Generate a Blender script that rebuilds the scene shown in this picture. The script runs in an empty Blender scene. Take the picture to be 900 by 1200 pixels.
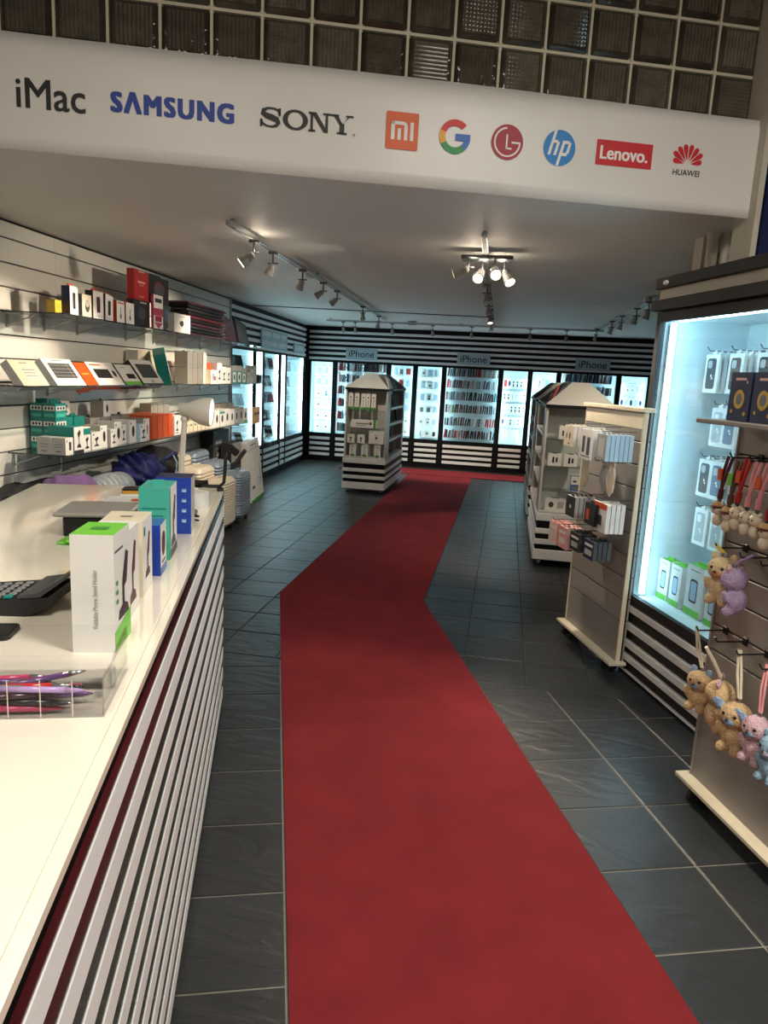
import bpy, bmesh, math, random
from mathutils import Vector, Matrix, Euler
random.seed(7)
R = math.radians
scene = bpy.context.scene
col = scene.collection
# ------------------------------------------------------------------ camera
PITCH, ROLL, YAW = R(10.788), R(2.9407), R(9.23695)
cam_d = bpy.data.cameras.new('camera'); cam = bpy.data.objects.new('camera', cam_d); col.objects.link(cam)
cam_d.sensor_fit = 'VERTICAL'; cam_d.sensor_height = 36.0; cam_d.lens = 830.07 / 1200 * 36.0
cam_d.clip_start = 0.05; cam_d.clip_end = 60
_fw = Vector((0, math.cos(PITCH), -math.sin(PITCH))); _up = Vector((0, math.sin(PITCH), math.cos(PITCH))); _ri = Vector((1, 0, 0))
_r = _ri * math.cos(ROLL) + _up * math.sin(ROLL); _u = -_ri * math.sin(ROLL) + _up * math.cos(ROLL)
_Z = Matrix.Rotation(YAW, 3, 'Z')
_r, _u, _f = _Z @ _r, _Z @ _u, _Z @ _fw
cam.matrix_world = Matrix(((_r.x, _u.x, -_f.x, 0), (_r.y, _u.y, -_f.y, 0), (_r.z, _u.z, -_f.z, 1.52), (0, 0, 0, 1)))
scene.camera = cam
# ------------------------------------------------------------------ world, exposure
scene.view_settings.view_transform = 'Standard'
scene.view_settings.look = 'None'
scene.view_settings.gamma = 1.0
scene.view_settings.exposure = 0.65
scene.view_settings.use_curve_mapping = False
world = bpy.data.worlds.new('world'); scene.world = world; world.use_nodes = True
world.node_tree.nodes['Background'].inputs[0].default_value = (0.75, 0.85, 1.0, 1)
world.node_tree.nodes['Background'].inputs[1].default_value = 0.04
# strengths of the shop's lamps
TUBE = 19.0          # cool tubes inside the glass cabinets
SPOT = 70.0         # lit heads on the ceiling tracks (W)
HALL = 50.0         # entrance hall ceiling lamps (W)
COOL = (0.62, 0.93, 1.0); WARM = (1.0, 0.84, 0.64); NEUT = (1.0, 0.945, 0.85)
# ------------------------------------------------------------------ frames: F room, N entrance (turned), W shelf wall
A_N = R(18.39065); A_W = math.atan(0.058)
def fF(x, y, z=0): return Vector((x, y, z))
def fN(x, y, z=0):
    c, s = math.cos(A_N), math.sin(A_N); return Vector((x * c - y * s, x * s + y * c, z))
def fW(n, u, z=0):   # n: out of the shelf wall, u: along it
    c, s = math.cos(A_W), math.sin(A_W); return Vector((-3.02 + n * c - u * s, 4.0 + n * s + u * c, z))
FR = {'F': (fF, 0.0), 'N': (fN, A_N), 'W': (fW, A_W)}
# ------------------------------------------------------------------ materials
def lin(c):
    return tuple(((v / 255) / 12.92 if v / 255 <= 0.04045 else ((v / 255 + 0.055) / 1.055) ** 2.4) for v in c)
def mat(name, rgb, rough=0.5, metal=0.0, var=0.06, scale=6.0, bump=0.0, bscale=60.0, emit=0.0, coat=0.0, spec=0.5, rnd=0.0, world_tex=False):
    m = bpy.data.materials.new(name); m.use_nodes = True; nt = m.node_tree; b = nt.nodes['Principled BSDF']
    L = lin(rgb)
    b.inputs['Roughness'].default_value = rough; b.inputs['Metallic'].default_value = metal
    b.inputs['Specular IOR Level'].default_value = spec; b.inputs['Coat Weight'].default_value = coat
    if world_tex: tc = nt.nodes.new('ShaderNodeNewGeometry'); out = tc.outputs['Position']
    else: tc = nt.nodes.new('ShaderNodeTexCoord'); out = tc.outputs['Object']
    if emit:
        b.inputs['Base Color'].default_value = (*L, 1)
        b.inputs['Emission Color'].default_value = (*L, 1); b.inputs['Emission Strength'].default_value = emit
        return m
    n = nt.nodes.new('ShaderNodeTexNoise'); n.inputs['Scale'].default_value = scale; n.inputs['Detail'].default_value = 3
    nt.links.new(out, n.inputs['Vector'])
    rm = nt.nodes.new('ShaderNodeMapRange'); rm.inputs[1].default_value = 0.3; rm.inputs[2].default_value = 0.7
    rm.inputs[3].default_value = 1 - var; rm.inputs[4].default_value = 1 + var
    nt.links.new(n.outputs[0], rm.inputs[0])
    hs = nt.nodes.new('ShaderNodeHueSaturation'); hs.inputs['Color'].default_value = (*L, 1)
    if rnd:
        oi = nt.nodes.new('ShaderNodeObjectInfo'); r2 = nt.nodes.new('ShaderNodeMapRange')
        r2.inputs[3].default_value = 1 - rnd; r2.inputs[4].default_value = 1 + rnd
        nt.links.new(oi.outputs['Random'], r2.inputs[0])
        mu = nt.nodes.new('ShaderNodeMath'); mu.operation = 'MULTIPLY'
        nt.links.new(rm.outputs[0], mu.inputs[0]); nt.links.new(r2.outputs[0], mu.inputs[1]); nt.links.new(mu.outputs[0], hs.inputs['Value'])
    else: nt.links.new(rm.outputs[0], hs.inputs['Value'])
    nt.links.new(hs.outputs[0], b.inputs['Base Color'])
    if bump:
        n2 = nt.nodes.new('ShaderNodeTexNoise'); n2.inputs['Scale'].default_value = bscale; n2.inputs['Detail'].default_value = 4
        nt.links.new(out, n2.inputs['Vector'])
        bp = nt.nodes.new('ShaderNodeBump'); bp.inputs['Strength'].default_value = bump; bp.inputs['Distance'].default_value = 0.01
        nt.links.new(n2.outputs[0], bp.inputs['Height']); nt.links.new(bp.outputs[0], b.inputs['Normal'])
    return m
def mat_glass(name, tint=(0.94, 0.98, 0.98), gloss=0.035, rough=0.02, fres=True):
    m = bpy.data.materials.new(name); m.use_nodes = True; nt = m.node_tree
    for n in list(nt.nodes):
        if n.type != 'OUTPUT_MATERIAL': nt.nodes.remove(n)
    o = nt.nodes['Material Output']; t = nt.nodes.new('ShaderNodeBsdfTransparent'); g = nt.nodes.new('ShaderNodeBsdfGlossy'); mx = nt.nodes.new('ShaderNodeMixShader')
    t.inputs[0].default_value = (*tint, 1); g.inputs['Roughness'].default_value = rough
    if fres:   # symmetric Schlick reflectance, the same for both sides of a thin pane
        f = nt.nodes.new('ShaderNodeLayerWeight'); f.inputs[0].default_value = .5
        pw = nt.nodes.new('ShaderNodeMath'); pw.operation = 'POWER'; pw.inputs[1].default_value = 5; nt.links.new(f.outputs['Facing'], pw.inputs[0])
        ma = nt.nodes.new('ShaderNodeMath'); ma.operation = 'MULTIPLY_ADD'; ma.inputs[1].default_value = .9; ma.inputs[2].default_value = gloss; nt.links.new(pw.outputs[0], ma.inputs[0]); nt.links.new(ma.outputs[0], mx.inputs[0])
    else: mx.inputs[0].default_value = gloss
    nt.links.new(t.outputs[0], mx.inputs[1]); nt.links.new(g.outputs[0], mx.inputs[2]); nt.links.new(mx.outputs[0], o.inputs[0])
    return m
PAL = {  # name: rgb, rough
 'white': ((232, 230, 226), .45), 'offwhite': ((214, 209, 198), .5), 'cream': ((226, 214, 188), .45), 'lightgrey': ((178, 178, 176), .5),
 'grey': ((128, 128, 126), .5), 'warmgrey': ((150, 146, 138), .5), 'darkgrey': ((70, 72, 74), .5), 'black': ((20, 20, 22), .4), 'softblack': ((34, 33, 34), .55),
 'teal': ((22, 128, 122), .45), 'mint': ((70, 178, 160), .45), 'orange': ((214, 88, 30), .45), 'red': ((176, 34, 34), .45), 'crimson': ((150, 24, 36), .45),
 'magenta': ((176, 60, 96), .45), 'pink': ((222, 150, 150), .5), 'palepink': ((232, 196, 190), .5), 'royal': ((22, 62, 168), .4), 'navy': ((30, 42, 84), .45),
 'blue': ((58, 104, 176), .45), 'paleblue': ((176, 206, 226), .5), 'lime': ((112, 196, 62), .45), 'green': ((70, 150, 60), .45), 'yellow': ((214, 176, 56), .4),
 'gold': ((214, 158, 58), .35), 'brown': ((96, 64, 44), .5), 'purple': ((92, 62, 112), .7), 'plum': ((62, 34, 46), .5), 'slateblue': ((112, 124, 138), .5),
 'steelblue': ((88, 112, 138), .5), 'tan': ((196, 158, 104), .8), 'lilac': ((182, 152, 206), .85), 'babyblue': ((160, 190, 224), .8), 'sand': ((200, 190, 172), .5), 'maroon': ((88, 26, 34), .5),
 'chrome': ((190, 192, 194), .22), 'iron': ((92, 94, 96), .4)}
_C = {}
def C(n):
    if n not in _C:
        rgb, ro = PAL[n]; _C[n] = mat('paint_' + n, rgb, ro, metal=0.9 if n in ('chrome', 'iron') else 0.0, var=0.05, scale=14)
    return _C[n]
# ------------------------------------------------------------------ mesh builder
class MB:
    def __init__(s): s.v = []; s.f = []; s.m = []; s.mats = []; s.smooth = False
    def mi(s, m):
        m = C(m) if isinstance(m, str) else m
        if m not in s.mats: s.mats.append(m)
        return s.mats.index(m)
    def add(s, vs, fs, m):
        o = len(s.v); k = s.mi(m); s.v += [tuple(p) for p in vs]
        for f in fs: s.f.append([o + i for i in f]); s.m.append(k)
        return s
    def box(s, x0, x1, y0, y1, z0, z1, m, M=None):
        vs = [(x, y, z) for x in (x0, x1) for y in (y0, y1) for z in (z0, z1)]
        if M is not None: vs = [M @ Vector(p) for p in vs]
        return s.add(vs, [(0, 1, 3, 2), (4, 6, 7, 5), (0, 4, 5, 1), (2, 3, 7, 6), (0, 2, 6, 4), (1, 5, 7, 3)], m)
    def cbox(s, x0, x1, y0, y1, z0, z1, m, c=0.004, M=None):
        c = min(c, (x1 - x0) * .45, (y1 - y0) * .45, (z1 - z0) * .45)
        X, Y, Z = (x0, x1), (y0, y1), (z0, z1); vs = []; idx = {}
        for i in (0, 1):
            for j in (0, 1):
                for k in (0, 1):
                    ix, iy, iz = X[i] + (c if i == 0 else -c), Y[j] + (c if j == 0 else -c), Z[k] + (c if k == 0 else -c)
                    for a, p in (('x', (X[i], iy, iz)), ('y', (ix, Y[j], iz)), ('z', (ix, iy, Z[k]))):
                        idx[(i, j, k, a)] = len(vs); vs.append(p)
        g = lambda i, j, k, a: idx[(i, j, k, a)]
        fs = []
        for i in (0, 1):
            q = [g(i, 0, 0, 'x'), g(i, 1, 0, 'x'), g(i, 1, 1, 'x'), g(i, 0, 1, 'x')]; fs.append(q if i else q[::-1])
            q = [g(0, i, 0, 'y'), g(0, i, 1, 'y'), g(1, i, 1, 'y'), g(1, i, 0, 'y')]; fs.append(q if i else q[::-1])
            q = [g(0, 0, i, 'z'), g(1, 0, i, 'z'), g(1, 1, i, 'z'), g(0, 1, i, 'z')]; fs.append(q if i else q[::-1])
        for i in (0, 1):
            for j in (0, 1):
                for (A, B, p0, p1) in (((0, i, j), (1, i, j), 'y', 'z'), ((i, 0, j), (i, 1, j), 'x', 'z'), ((i, j, 0), (i, j, 1), 'x', 'y')):
                    fs.append([g(*A, p0), g(*B, p0), g(*B, p1), g(*A, p1)])
                for k in (0, 1): fs.append([g(i, j, k, 'x'), g(i, j, k, 'y'), g(i, j, k, 'z')])
        if M is not None: vs = [M @ Vector(p) for p in vs]
        return s.add(vs, fs, m)
    def prism(s, poly, d0, d1, m, ax='y', M=None):
        n = len(poly)
        mk = {'y': lambda p, d: (p[0], d, p[1]), 'x': lambda p, d: (d, p[0], p[1]), 'z': lambda p, d: (p[0], p[1], d)}[ax]
        vs = [mk(p, d0) for p in poly] + [mk(p, d1) for p in poly]
        if M is not None: vs = [M @ Vector(p) for p in vs]
        return s.add(vs, [list(range(n)), list(range(2 * n - 1, n - 1, -1))] + [(i, i + n, (i + 1) % n + n, (i + 1) % n) for i in range(n)], m)
    def tube(s, pts, r, m, seg=8, cap=True):
        pts = [Vector(p) for p in pts]; rs = r if isinstance(r, (list, tuple)) else [r] * len(pts); vs = []; fs = []
        prev = None
        for i, p in enumerate(pts):
            t = (pts[min(i + 1, len(pts) - 1)] - pts[max(i - 1, 0)]).normalized()
            if prev is None: a = Vector((0, 0, 1)) if abs(t.z) < .9 else Vector((1, 0, 0)); x = t.cross(a).normalized()
            else: x = (prev - t * prev.dot(t)).normalized()
            prev = x; y = t.cross(x)
            vs += [p + (x * math.cos(2 * math.pi * k / seg) + y * math.sin(2 * math.pi * k / seg)) * rs[i] for k in range(seg)]
        for i in range(len(pts) - 1):
            for k in range(seg): fs.append((i * seg + k, i * seg + (k + 1) % seg, (i + 1) * seg + (k + 1) % seg, (i + 1) * seg + k))
        if cap: fs += [list(range(seg))[::-1], [(len(pts) - 1) * seg + k for k in range(seg)]]
        return s.add(vs, fs, m)
    def ell(s, c, r, m, seg=12, rings=8, M=None, fn=None):
        vs = []; fs = []; c = Vector(c); r = (r, r, r) if not isinstance(r, (list, tuple)) else r
        for i in range(rings + 1):
            a = math.pi * i / rings
            for k in range(seg):
                b = 2 * math.pi * k / seg; d = Vector((math.sin(a) * math.cos(b), math.sin(a) * math.sin(b), math.cos(a)))
                q = fn(d) if fn else 1.0
                p = Vector((d.x * r[0], d.y * r[1], d.z * r[2])) * q
                if M is not None: p = M @ p
                vs.append(c + p)
        for i in range(rings):
            for k in range(seg): fs.append((i * seg + k, (i + 1) * seg + k, (i + 1) * seg + (k + 1) % seg, i * seg + (k + 1) % seg))
        return s.add(vs, fs, m)
    def poly(s, pts, m): return s.add(pts, [list(range(len(pts)))], m)
    def mesh(s, name):
        me = bpy.data.meshes.new(name); me.from_pydata(s.v, [], s.f)
        for m in s.mats: me.materials.append(m)
        me.polygons.foreach_set('material_index', s.m)
        bm = bmesh.new(); bm.from_mesh(me); bmesh.ops.remove_doubles(bm, verts=bm.verts, dist=1e-6); bmesh.ops.recalc_face_normals(bm, faces=bm.faces); bm.to_mesh(me); bm.free()
        if s.smooth: me.shade_smooth()
        return me
    def build(s, name, parent=None, smooth=False):
        s.smooth = s.smooth or smooth
        return place(name, s.mesh(name), parent)
def place(name, me, parent=None, loc=None, rot=None):
    o = bpy.data.objects.new(name, me); col.objects.link(o)
    if parent is not None: o.parent = parent
    if loc is not None: o.location = loc
    if rot is not None: o.rotation_euler = rot
    return o
def tag(o, label=None, cat=None, group=None, kind=None):
    if label: o['label'] = label
    if cat: o['category'] = cat
    if group: o['group'] = group
    if kind: o['kind'] = kind
    return o
def thing(name, label, cat, fr, loc, rz=0.0, rx=0.0, group=None, ry=0.0):
    f, a = FR[fr]; o = bpy.data.objects.new(name, None); col.objects.link(o); o.empty_display_size = .05
    o.location = f(*loc); o.rotation_euler = (rx, ry, a + rz); return tag(o, label, cat, group)
def single(name, me, label, cat, fr, loc, rz=0.0, rx=0.0, group=None, ry=0.0):
    f, a = FR[fr]; o = place(name, me); o.location = f(*loc); o.rotation_euler = (rx, ry, a + rz); return tag(o, label, cat, group)
def struct(name, fr='F', loc=(0, 0, 0), mb=None):
    f, a = FR[fr]
    o = place(name, mb.mesh(name)) if mb else bpy.data.objects.new(name, None)
    if not mb: col.objects.link(o)
    o.location = f(*loc); o.rotation_euler = (0, 0, a); return tag(o, kind='structure')
ORD = 'first second third fourth fifth sixth seventh eighth ninth tenth eleventh twelfth thirteenth fourteenth fifteenth sixteenth seventeenth eighteenth nineteenth twentieth twenty-first twenty-second twenty-third twenty-fourth twenty-fifth twenty-sixth twenty-seventh twenty-eighth twenty-ninth thirtieth'.split()
def rrect(cx, cz, w, h, r, n=4):
    pts = []
    for sx, sz, a0 in ((1, 1, 0), (-1, 1, 90), (-1, -1, 180), (1, -1, 270)):
        for i in range(n + 1):
            a = R(a0 + 90 * i / n); pts.append((cx + sx * (w / 2 - r) + r * math.cos(a), cz + sz * (h / 2 - r) + r * math.sin(a)))
    return pts
def circ(cx, cz, r, n=16, r2=None): return [(cx + r * math.cos(2 * math.pi * i / n), cz + (r2 or r) * math.sin(2 * math.pi * i / n)) for i in range(n)]
# printed carton: front faces -Y, x centred, y 0..d, z 0..h.  decals: (face, shape, cx, cz, w, h, colour) in fractions of the face
_PK = {}
def pack_mesh(w, d, h, front='white', side=None, top=None, back=None, decals=(), c=0.0015, key=None):
    k = key or (round(w, 4), round(d, 4), round(h, 4), front, side, top, tuple(decals))
    if k in _PK: return _PK[k]
    side = side or front; top = top or side
    b = MB(); X = w / 2
    b.add([(-X, 0, 0), (X, 0, 0), (X, 0, h), (-X, 0, h)], [(0, 1, 2, 3)], front)
    b.add([(-X, d, 0), (X, d, 0), (X, d, h), (-X, d, h)], [(1, 0, 3, 2)], back or side)
    b.add([(-X, 0, 0), (-X, d, 0), (-X, d, h), (-X, 0, h)], [(1, 0, 3, 2)], side)
    b.add([(X, 0, 0), (X, d, 0), (X, d, h), (X, 0, h)], [(0, 1, 2, 3)], side)
    b.add([(-X, 0, h), (X, 0, h), (X, d, h), (-X, d, h)], [(0, 1, 2, 3)], top)
    b.add([(-X, 0, 0), (X, 0, 0), (X, d, 0), (-X, d, 0)], [(3, 2, 1, 0)], side)
    e = 0.0006
    for (fc, sh, cx, cz, sw, s_h, colr) in decals:
        W, Hh = (w, h) if fc in 'f' else ((d, h) if fc in 'lr' else (w, d))
        if isinstance(sh, (list, tuple)): P = [(cx * W + p[0] * sw * W, cz * Hh + p[1] * s_h * Hh) for p in sh]
        elif sh == 'e': P = [(cx * W + p[0] * sw * W / 2, cz * Hh + p[1] * s_h * Hh / 2) for p in circ(0, 0, 1, 12)]
        elif sh == 'p': P = rrect(cx * W, cz * Hh, sw * W, s_h * Hh, min(sw * W, s_h * Hh) * .22, 3)
        else: P = [(cx * W + a * sw * W / 2, cz * Hh + q * s_h * Hh / 2) for a, q in ((-1, -1), (1, -1), (1, 1), (-1, 1))]
        if fc == 'f': b.poly([(x - X, -e, z) for x, z in P], colr)
        elif fc == 'r': b.poly([(X + e, x, z) for x, z in P], colr)
        elif fc == 'l': b.poly([(-X - e, d - x, z) for x, z in P], colr)
        elif fc == 't': b.poly([(x - X, z, h + e) for x, z in P], colr)
        elif fc == 'h':  # hang tab above the box
            b.box(-sw * w / 2, sw * w / 2, d * .45, d * .55, h, h + s_h * h, colr)
        e += 0.00012
    _PK[k] = b.mesh('carton'); return _PK[k]
HOLDER = [('f', [(-.5, -.5), (.5, -.5), (.3, -.3), (.12, -.25), (.05, .1), (.35, .35), (.2, .5), (-.3, .3), (-.1, .05), (-.05, -.25), (-.3, -.3)])]
def holder(cx, cz, w, h, colr='softblack', fc='f'): return (fc, ((-.5, -.5), (.5, -.5), (.3, -.34), (.1, -.28), (.06, .05), (.38, .3), (.22, .5), (-.34, .28), (-.1, .02), (-.06, -.28), (-.3, -.34)), cx, cz, w, h, colr)
# lettering from the built-in font, as a flat mesh in the XZ plane (front -Y)
def letters(text, w, h, m, bold=0.0, shear=0.0, space=1.0, depth=0.0012):
    cu = bpy.data.curves.new('t', 'FONT'); cu.body = text; cu.shear = shear; cu.space_character = space; cu.resolution_u = 3
    ob = bpy.data.objects.new('t', cu); col.objects.link(ob); bpy.context.view_layer.update()
    dg = bpy.context.evaluated_depsgraph_get(); me = bpy.data.meshes.new_from_object(ob.evaluated_get(dg)); bpy.data.objects.remove(ob)
    xs = [v.co.x for v in me.vertices]; ys = [v.co.y for v in me.vertices]
    x0, x1, y0, y1 = min(xs), max(xs), min(ys), max(ys)
    for v in me.vertices:
        x, y = v.co.x, v.co.y; v.co = ((x - (x0 + x1) / 2) / (x1 - x0) * w, 0, (y - (y0 + y1) / 2) / (y1 - y0) * h)
    if bold:
        bm = bmesh.new()
        for k in range(6):
            c = me.copy(); dx, dz = ((-1, -.5), (0, -.5), (1, -.5), (-1, .5), (0, .5), (1, .5))[k]; dx *= bold; dz *= bold
            for v in c.vertices: v.co.x += dx * h * 2; v.co.z += dz * h * 2; v.co.y -= .00002 * k
            bm.from_mesh(c)
        bm.to_mesh(me); bm.free()
    me.materials.clear(); me.materials.append(C(m) if isinstance(m, str) else m)
    return me
# ------------------------------------------------------------------ surface materials
def slate():
    m = mat('slate_tile', (42, 45, 48), rough=.38, var=.22, scale=2.2, rnd=.16, world_tex=True)
    nt = m.node_tree; b = nt.nodes['Principled BSDF']; geo = nt.nodes['Geometry']
    mp = nt.nodes.new('ShaderNodeMapping'); mp.inputs['Scale'].default_value = (1.6, 4.2, 1); mp.inputs['Rotation'].default_value = (0, 0, .25); nt.links.new(geo.outputs['Position'], mp.inputs[0])
    n1 = nt.nodes.new('ShaderNodeTexNoise'); n1.inputs['Scale'].default_value = 2.2; n1.inputs['Detail'].default_value = 7; n1.inputs['Distortion'].default_value = 1.3; nt.links.new(mp.outputs[0], n1.inputs['Vector'])
    rp = nt.nodes.new('ShaderNodeValToRGB'); rp.color_ramp.elements[0].position = .42; rp.color_ramp.elements[1].position = .58; nt.links.new(n1.outputs[0], rp.inputs[0])
    bp = nt.nodes.new('ShaderNodeBump'); bp.inputs['Strength'].default_value = .38; bp.inputs['Distance'].default_value = .004
    nt.links.new(rp.outputs[0], bp.inputs['Height']); nt.links.new(bp.outputs[0], b.inputs['Normal'])
    return m
M_slate = slate()
M_grout = mat('grout', (132, 128, 118), .8, var=.1, scale=30)
M_groutd = mat('grout_dark', (40, 42, 43), .8, var=.1, scale=30)
M_carpet = mat('carpet_red', (130, 40, 46), .95, var=.10, scale=5, bump=.5, bscale=700, spec=.15, world_tex=True)
M_ceil = mat('ceiling_paint', (228, 227, 222), .58, var=.03, scale=1.2)
M_slat = mat('slatwall_laminate', (232, 230, 222), .28, var=.02, scale=2, rnd=.015)
M_groove = mat('slatwall_groove', (24, 24, 26), .6)
M_bar = mat('stripe_white', (234, 235, 235), .4, var=.03, scale=4)
M_blk = mat('panel_black', (11, 11, 13), .55, var=.1, scale=4, spec=.25)
M_blkgloss = mat('counter_black_gloss', (9, 9, 12), .12, var=.1, scale=4)
M_topw = mat('counter_laminate', (238, 230, 212), .12, var=.015, scale=2, coat=.3)
M_alu = mat('edge_strip', (196, 198, 196), .3, var=.03)
M_plastic_w = mat('white_acrylic', (232, 236, 236), .35)
M_int = mat('cabinet_interior', (226, 238, 240), .5, var=.02)
M_glass = mat_glass('pane_glass'); M_shelf = mat_glass('shelf_glass', (.87, .92, .92)); M_acry = mat_glass('clear_acrylic', (.988, .988, .994), .014)
M_edge = mat('glass_edge', (36, 44, 46), .2)
M_tube = mat('cool_tube', (206, 243, 255), .4, emit=TUBE); M_tube2 = mat('cool_tube_tall', (186, 232, 255), .4, emit=TUBE * .78)
M_lens = mat('lamp_lens', (255, 232, 190), .3, emit=4.0); M_lensoff = mat('lamp_lens_off', (210, 208, 204), .2)
M_vinyl = mat('banner_vinyl', (222, 218, 212), .38, var=.02, scale=3, bump=.25, bscale=5)
M_navyw = mat('navy_wall', (14, 32, 84), .6, var=.08)
M_beige = mat('beige_paint', (188, 180, 164), .55, var=.06)
M_taupe = mat('slat_taupe', (152, 146, 139), .42, var=.03, scale=3)
M_darkbrown = mat('cabinet_dark', (34, 28, 25), .62, var=.08)
M_islg = mat('island_laminate', (196, 196, 192), .45, var=.03)
M_rubber = mat('rubber', (22, 22, 22), .7)
M_dim = mat('hall_paint', (150, 144, 134), .8)
# ------------------------------------------------------------------ floor and tiles
fl = struct('floor', mb=MB().box(-6, 6, -4, 13.4, -.06, -.004, M_groutd))
SEAM = 3.475
def clip(poly, keep):  # keep part of polygon with F-y < SEAM ('near') or > SEAM ('far')
    out = []
    g = lambda p: (SEAM - .003 - p[1]) if keep == 'near' else (p[1] - SEAM - .003)
    for i in range(len(poly)):
        a, b = poly[i], poly[(i + 1) % len(poly)]; ga, gb = g(a), g(b)
        if ga >= 0: out.append(a)
        if ga * gb < 0: t = ga / (ga - gb); out.append((a[0] + (b[0] - a[0]) * t, a[1] + (b[1] - a[1]) * t))
    return out
tiles = []
T = .3335; G = .0035
for i in range(-9, 9):
    for j in range(-6, 9):
        x, y = 1.395 + i * T, 1.54 + j * T
        pl = [fN(x + G, y + G), fN(x + T - G, y + G), fN(x + T - G, y + T - G), fN(x + G, y + T - G)]
        pc = clip([(p.x, p.y) for p in pl], 'near')
        if len(pc) >= 3 and all(abs(p[0]) < 5 for p in pc) and max(p[1] for p in pc) > .9 and min(p[0] for p in pc) > -3.4: tiles.append((min(math.hypot(*p) for p in pc), pc, 'N' if len(pc) == 4 and pc == [(p.x, p.y) for p in pl] else None, (x, y)))
for i in range(-11, 10):
    for j in range(0, 27):
        x, y = .214 + i * .334, SEAM + j * T
        if y > 12.3 or x > 3.2 or x < -3.6: continue
        tiles.append((math.hypot(x, y), [(x + G, y + G), (x + .334 - G, y + G), (x + .334 - G, y + T - G), (x + G, y + T - G)], 'F', (x, y)))
tiles.sort(key=lambda t: t[0])
def tile_mb(pc, mb=None):
    mb = mb or MB(); n = len(pc); cx = sum(p[0] for p in pc) / n; cy = sum(p[1] for p in pc) / n
    inn = [(cx + (p[0] - cx) * .985, cy + (p[1] - cy) * .985) for p in pc]
    vs = [(p[0], p[1], -.0045) for p in pc] + [(p[0], p[1], -.0012) for p in pc] + [(p[0], p[1], 0) for p in inn]
    fs = [(i, (i + 1) % n, (i + 1) % n + n, i + n) for i in range(n)] + [(i + n, (i + 1) % n + n, (i + 1) % n + 2 * n, i + 2 * n) for i in range(n)] + [list(range(2 * n, 3 * n))]
    return mb.add(vs, fs, M_slate)
sh = {'N': tile_mb([(0, 0), (T - 2 * G, 0), (T - 2 * G, T - 2 * G), (0, T - 2 * G)]).mesh('tile'), 'F': tile_mb([(0, 0), (.334 - 2 * G, 0), (.334 - 2 * G, T - 2 * G), (0, T - 2 * G)]).mesh('tile')}
rest = MB()
for k, (d, pc, fr, o) in enumerate(tiles):
    if k < 298:
        if fr: place('tile', sh[fr], fl, FR[fr][0](o[0] + G, o[1] + G), (0, 0, FR[fr][1]))
        else: tile_mb(pc).build('tile', fl)
    else: tile_mb(pc, rest)
tag(rest.build('far_tiles', fl), kind='stuff')
# light grout lines show around the near tiles
gl = MB()
cl = clip([tuple(fN(-1.2, -1.5)[:2]), tuple(fN(5.0, -1.5)[:2]), tuple(fN(5.0, 4.9)[:2]), tuple(fN(-1.2, 4.9)[:2])], 'near')
gl.poly([(p[0], p[1], -.0032) for p in cl], M_grout); gl.build('grout', fl)
# ------------------------------------------------------------------ red carpet
cp = [fN(.066, -.6), fN(1.06, -.6), fN(1.055, 4.63), fF(-.452, 11.3), fF(-1.458, 11.3), fN(.066, 4.80)]
mb = MB(); n = len(cp)
mb.add([(p.x, p.y, .0005) for p in cp] + [(p.x, p.y, .007) for p in cp], [list(range(n)), list(range(n, 2 * n))] + [(i, (i + 1) % n, (i + 1) % n + n, i + n) for i in range(n)], M_carpet)
o = mb.build('carpet_runner'); tag(o, 'long red carpet runner bending along the dark tiled aisle', 'carpet')
o = MB().box(-2.62, 2.3, 11.25, 11.95, .0075, .013, M_carpet).build('carpet_strip'); tag(o, 'short red carpet strip lying across in front of the rear wall cabinets', 'carpet')
# ------------------------------------------------------------------ ceiling, hall, walls
CZ = 2.33
mb = MB(); p = [fN(-2.6, 3.115), fN(2.10, 3.115), fN(2.43, 3.66), fF(3.5, 4.9), fF(3.5, 13), fF(-3.9, 13), fF(-3.9, 3.0)]
n = len(p); mb.add([(q.x, q.y, CZ) for q in p] + [(q.x, q.y, CZ + .08) for q in p], [list(range(n)), list(range(n, 2 * n))] + [(i, (i + 1) % n, (i + 1) % n + n, i + n) for i in range(n)], M_ceil)
struct('ceiling', mb=mb)
struct('ceiling_hall', 'N', mb=MB().box(-2.6, 4.2, -4.2, 3.3, 3.62, 3.7, M_dim))
struct('wall_hall_left', 'N', mb=MB().box(-2.7, -2.6, -4.2, 3.1, 0, 3.62, M_dim))
struct('wall_hall_back', 'N', mb=MB().box(-2.6, 4.2, -4.3, -4.2, 0, 3.62, M_dim))
struct('wall_hall_right', 'N', mb=MB().box(4.1, 4.2, -4.2, 3.4, 0, 3.62, M_dim))
# shelf wall with horizontal slat boards
wl = struct('wall_left', 'W', mb=MB().box(-.12, -.014, -2.6, 4.14, 0, CZ, M_groove))
gr = [.10, .242, .383, .524, .665, .805, .947, 1.088, 1.23, 1.372, 1.514, 1.655, 1.796, 1.937, 2.079, 2.221, 2.318]
se = [-2.6, -1.5, -.5, .52, 1.72, 2.92, 4.12]
for a, b in zip(gr, gr[1:]):
    for u0, u1 in zip(se, se[1:]): MB().cbox(-.015, 0, u0 + .0008, u1 - .0008, a + .004, b - .004, M_slat, .002).build('board', wl)
MB().box(-.014, .012, 4.122, 4.15, 0, CZ, 'lightgrey').build('end_trim', wl)
struct('wall_left_rear', 'W', mb=MB().box(-.55, -.45, 4.14, 8.6, 0, CZ, M_int))
struct('wall_right', mb=MB().box(3.4, 3.5, 4.5, 13, 0, CZ, M_blk))
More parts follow.
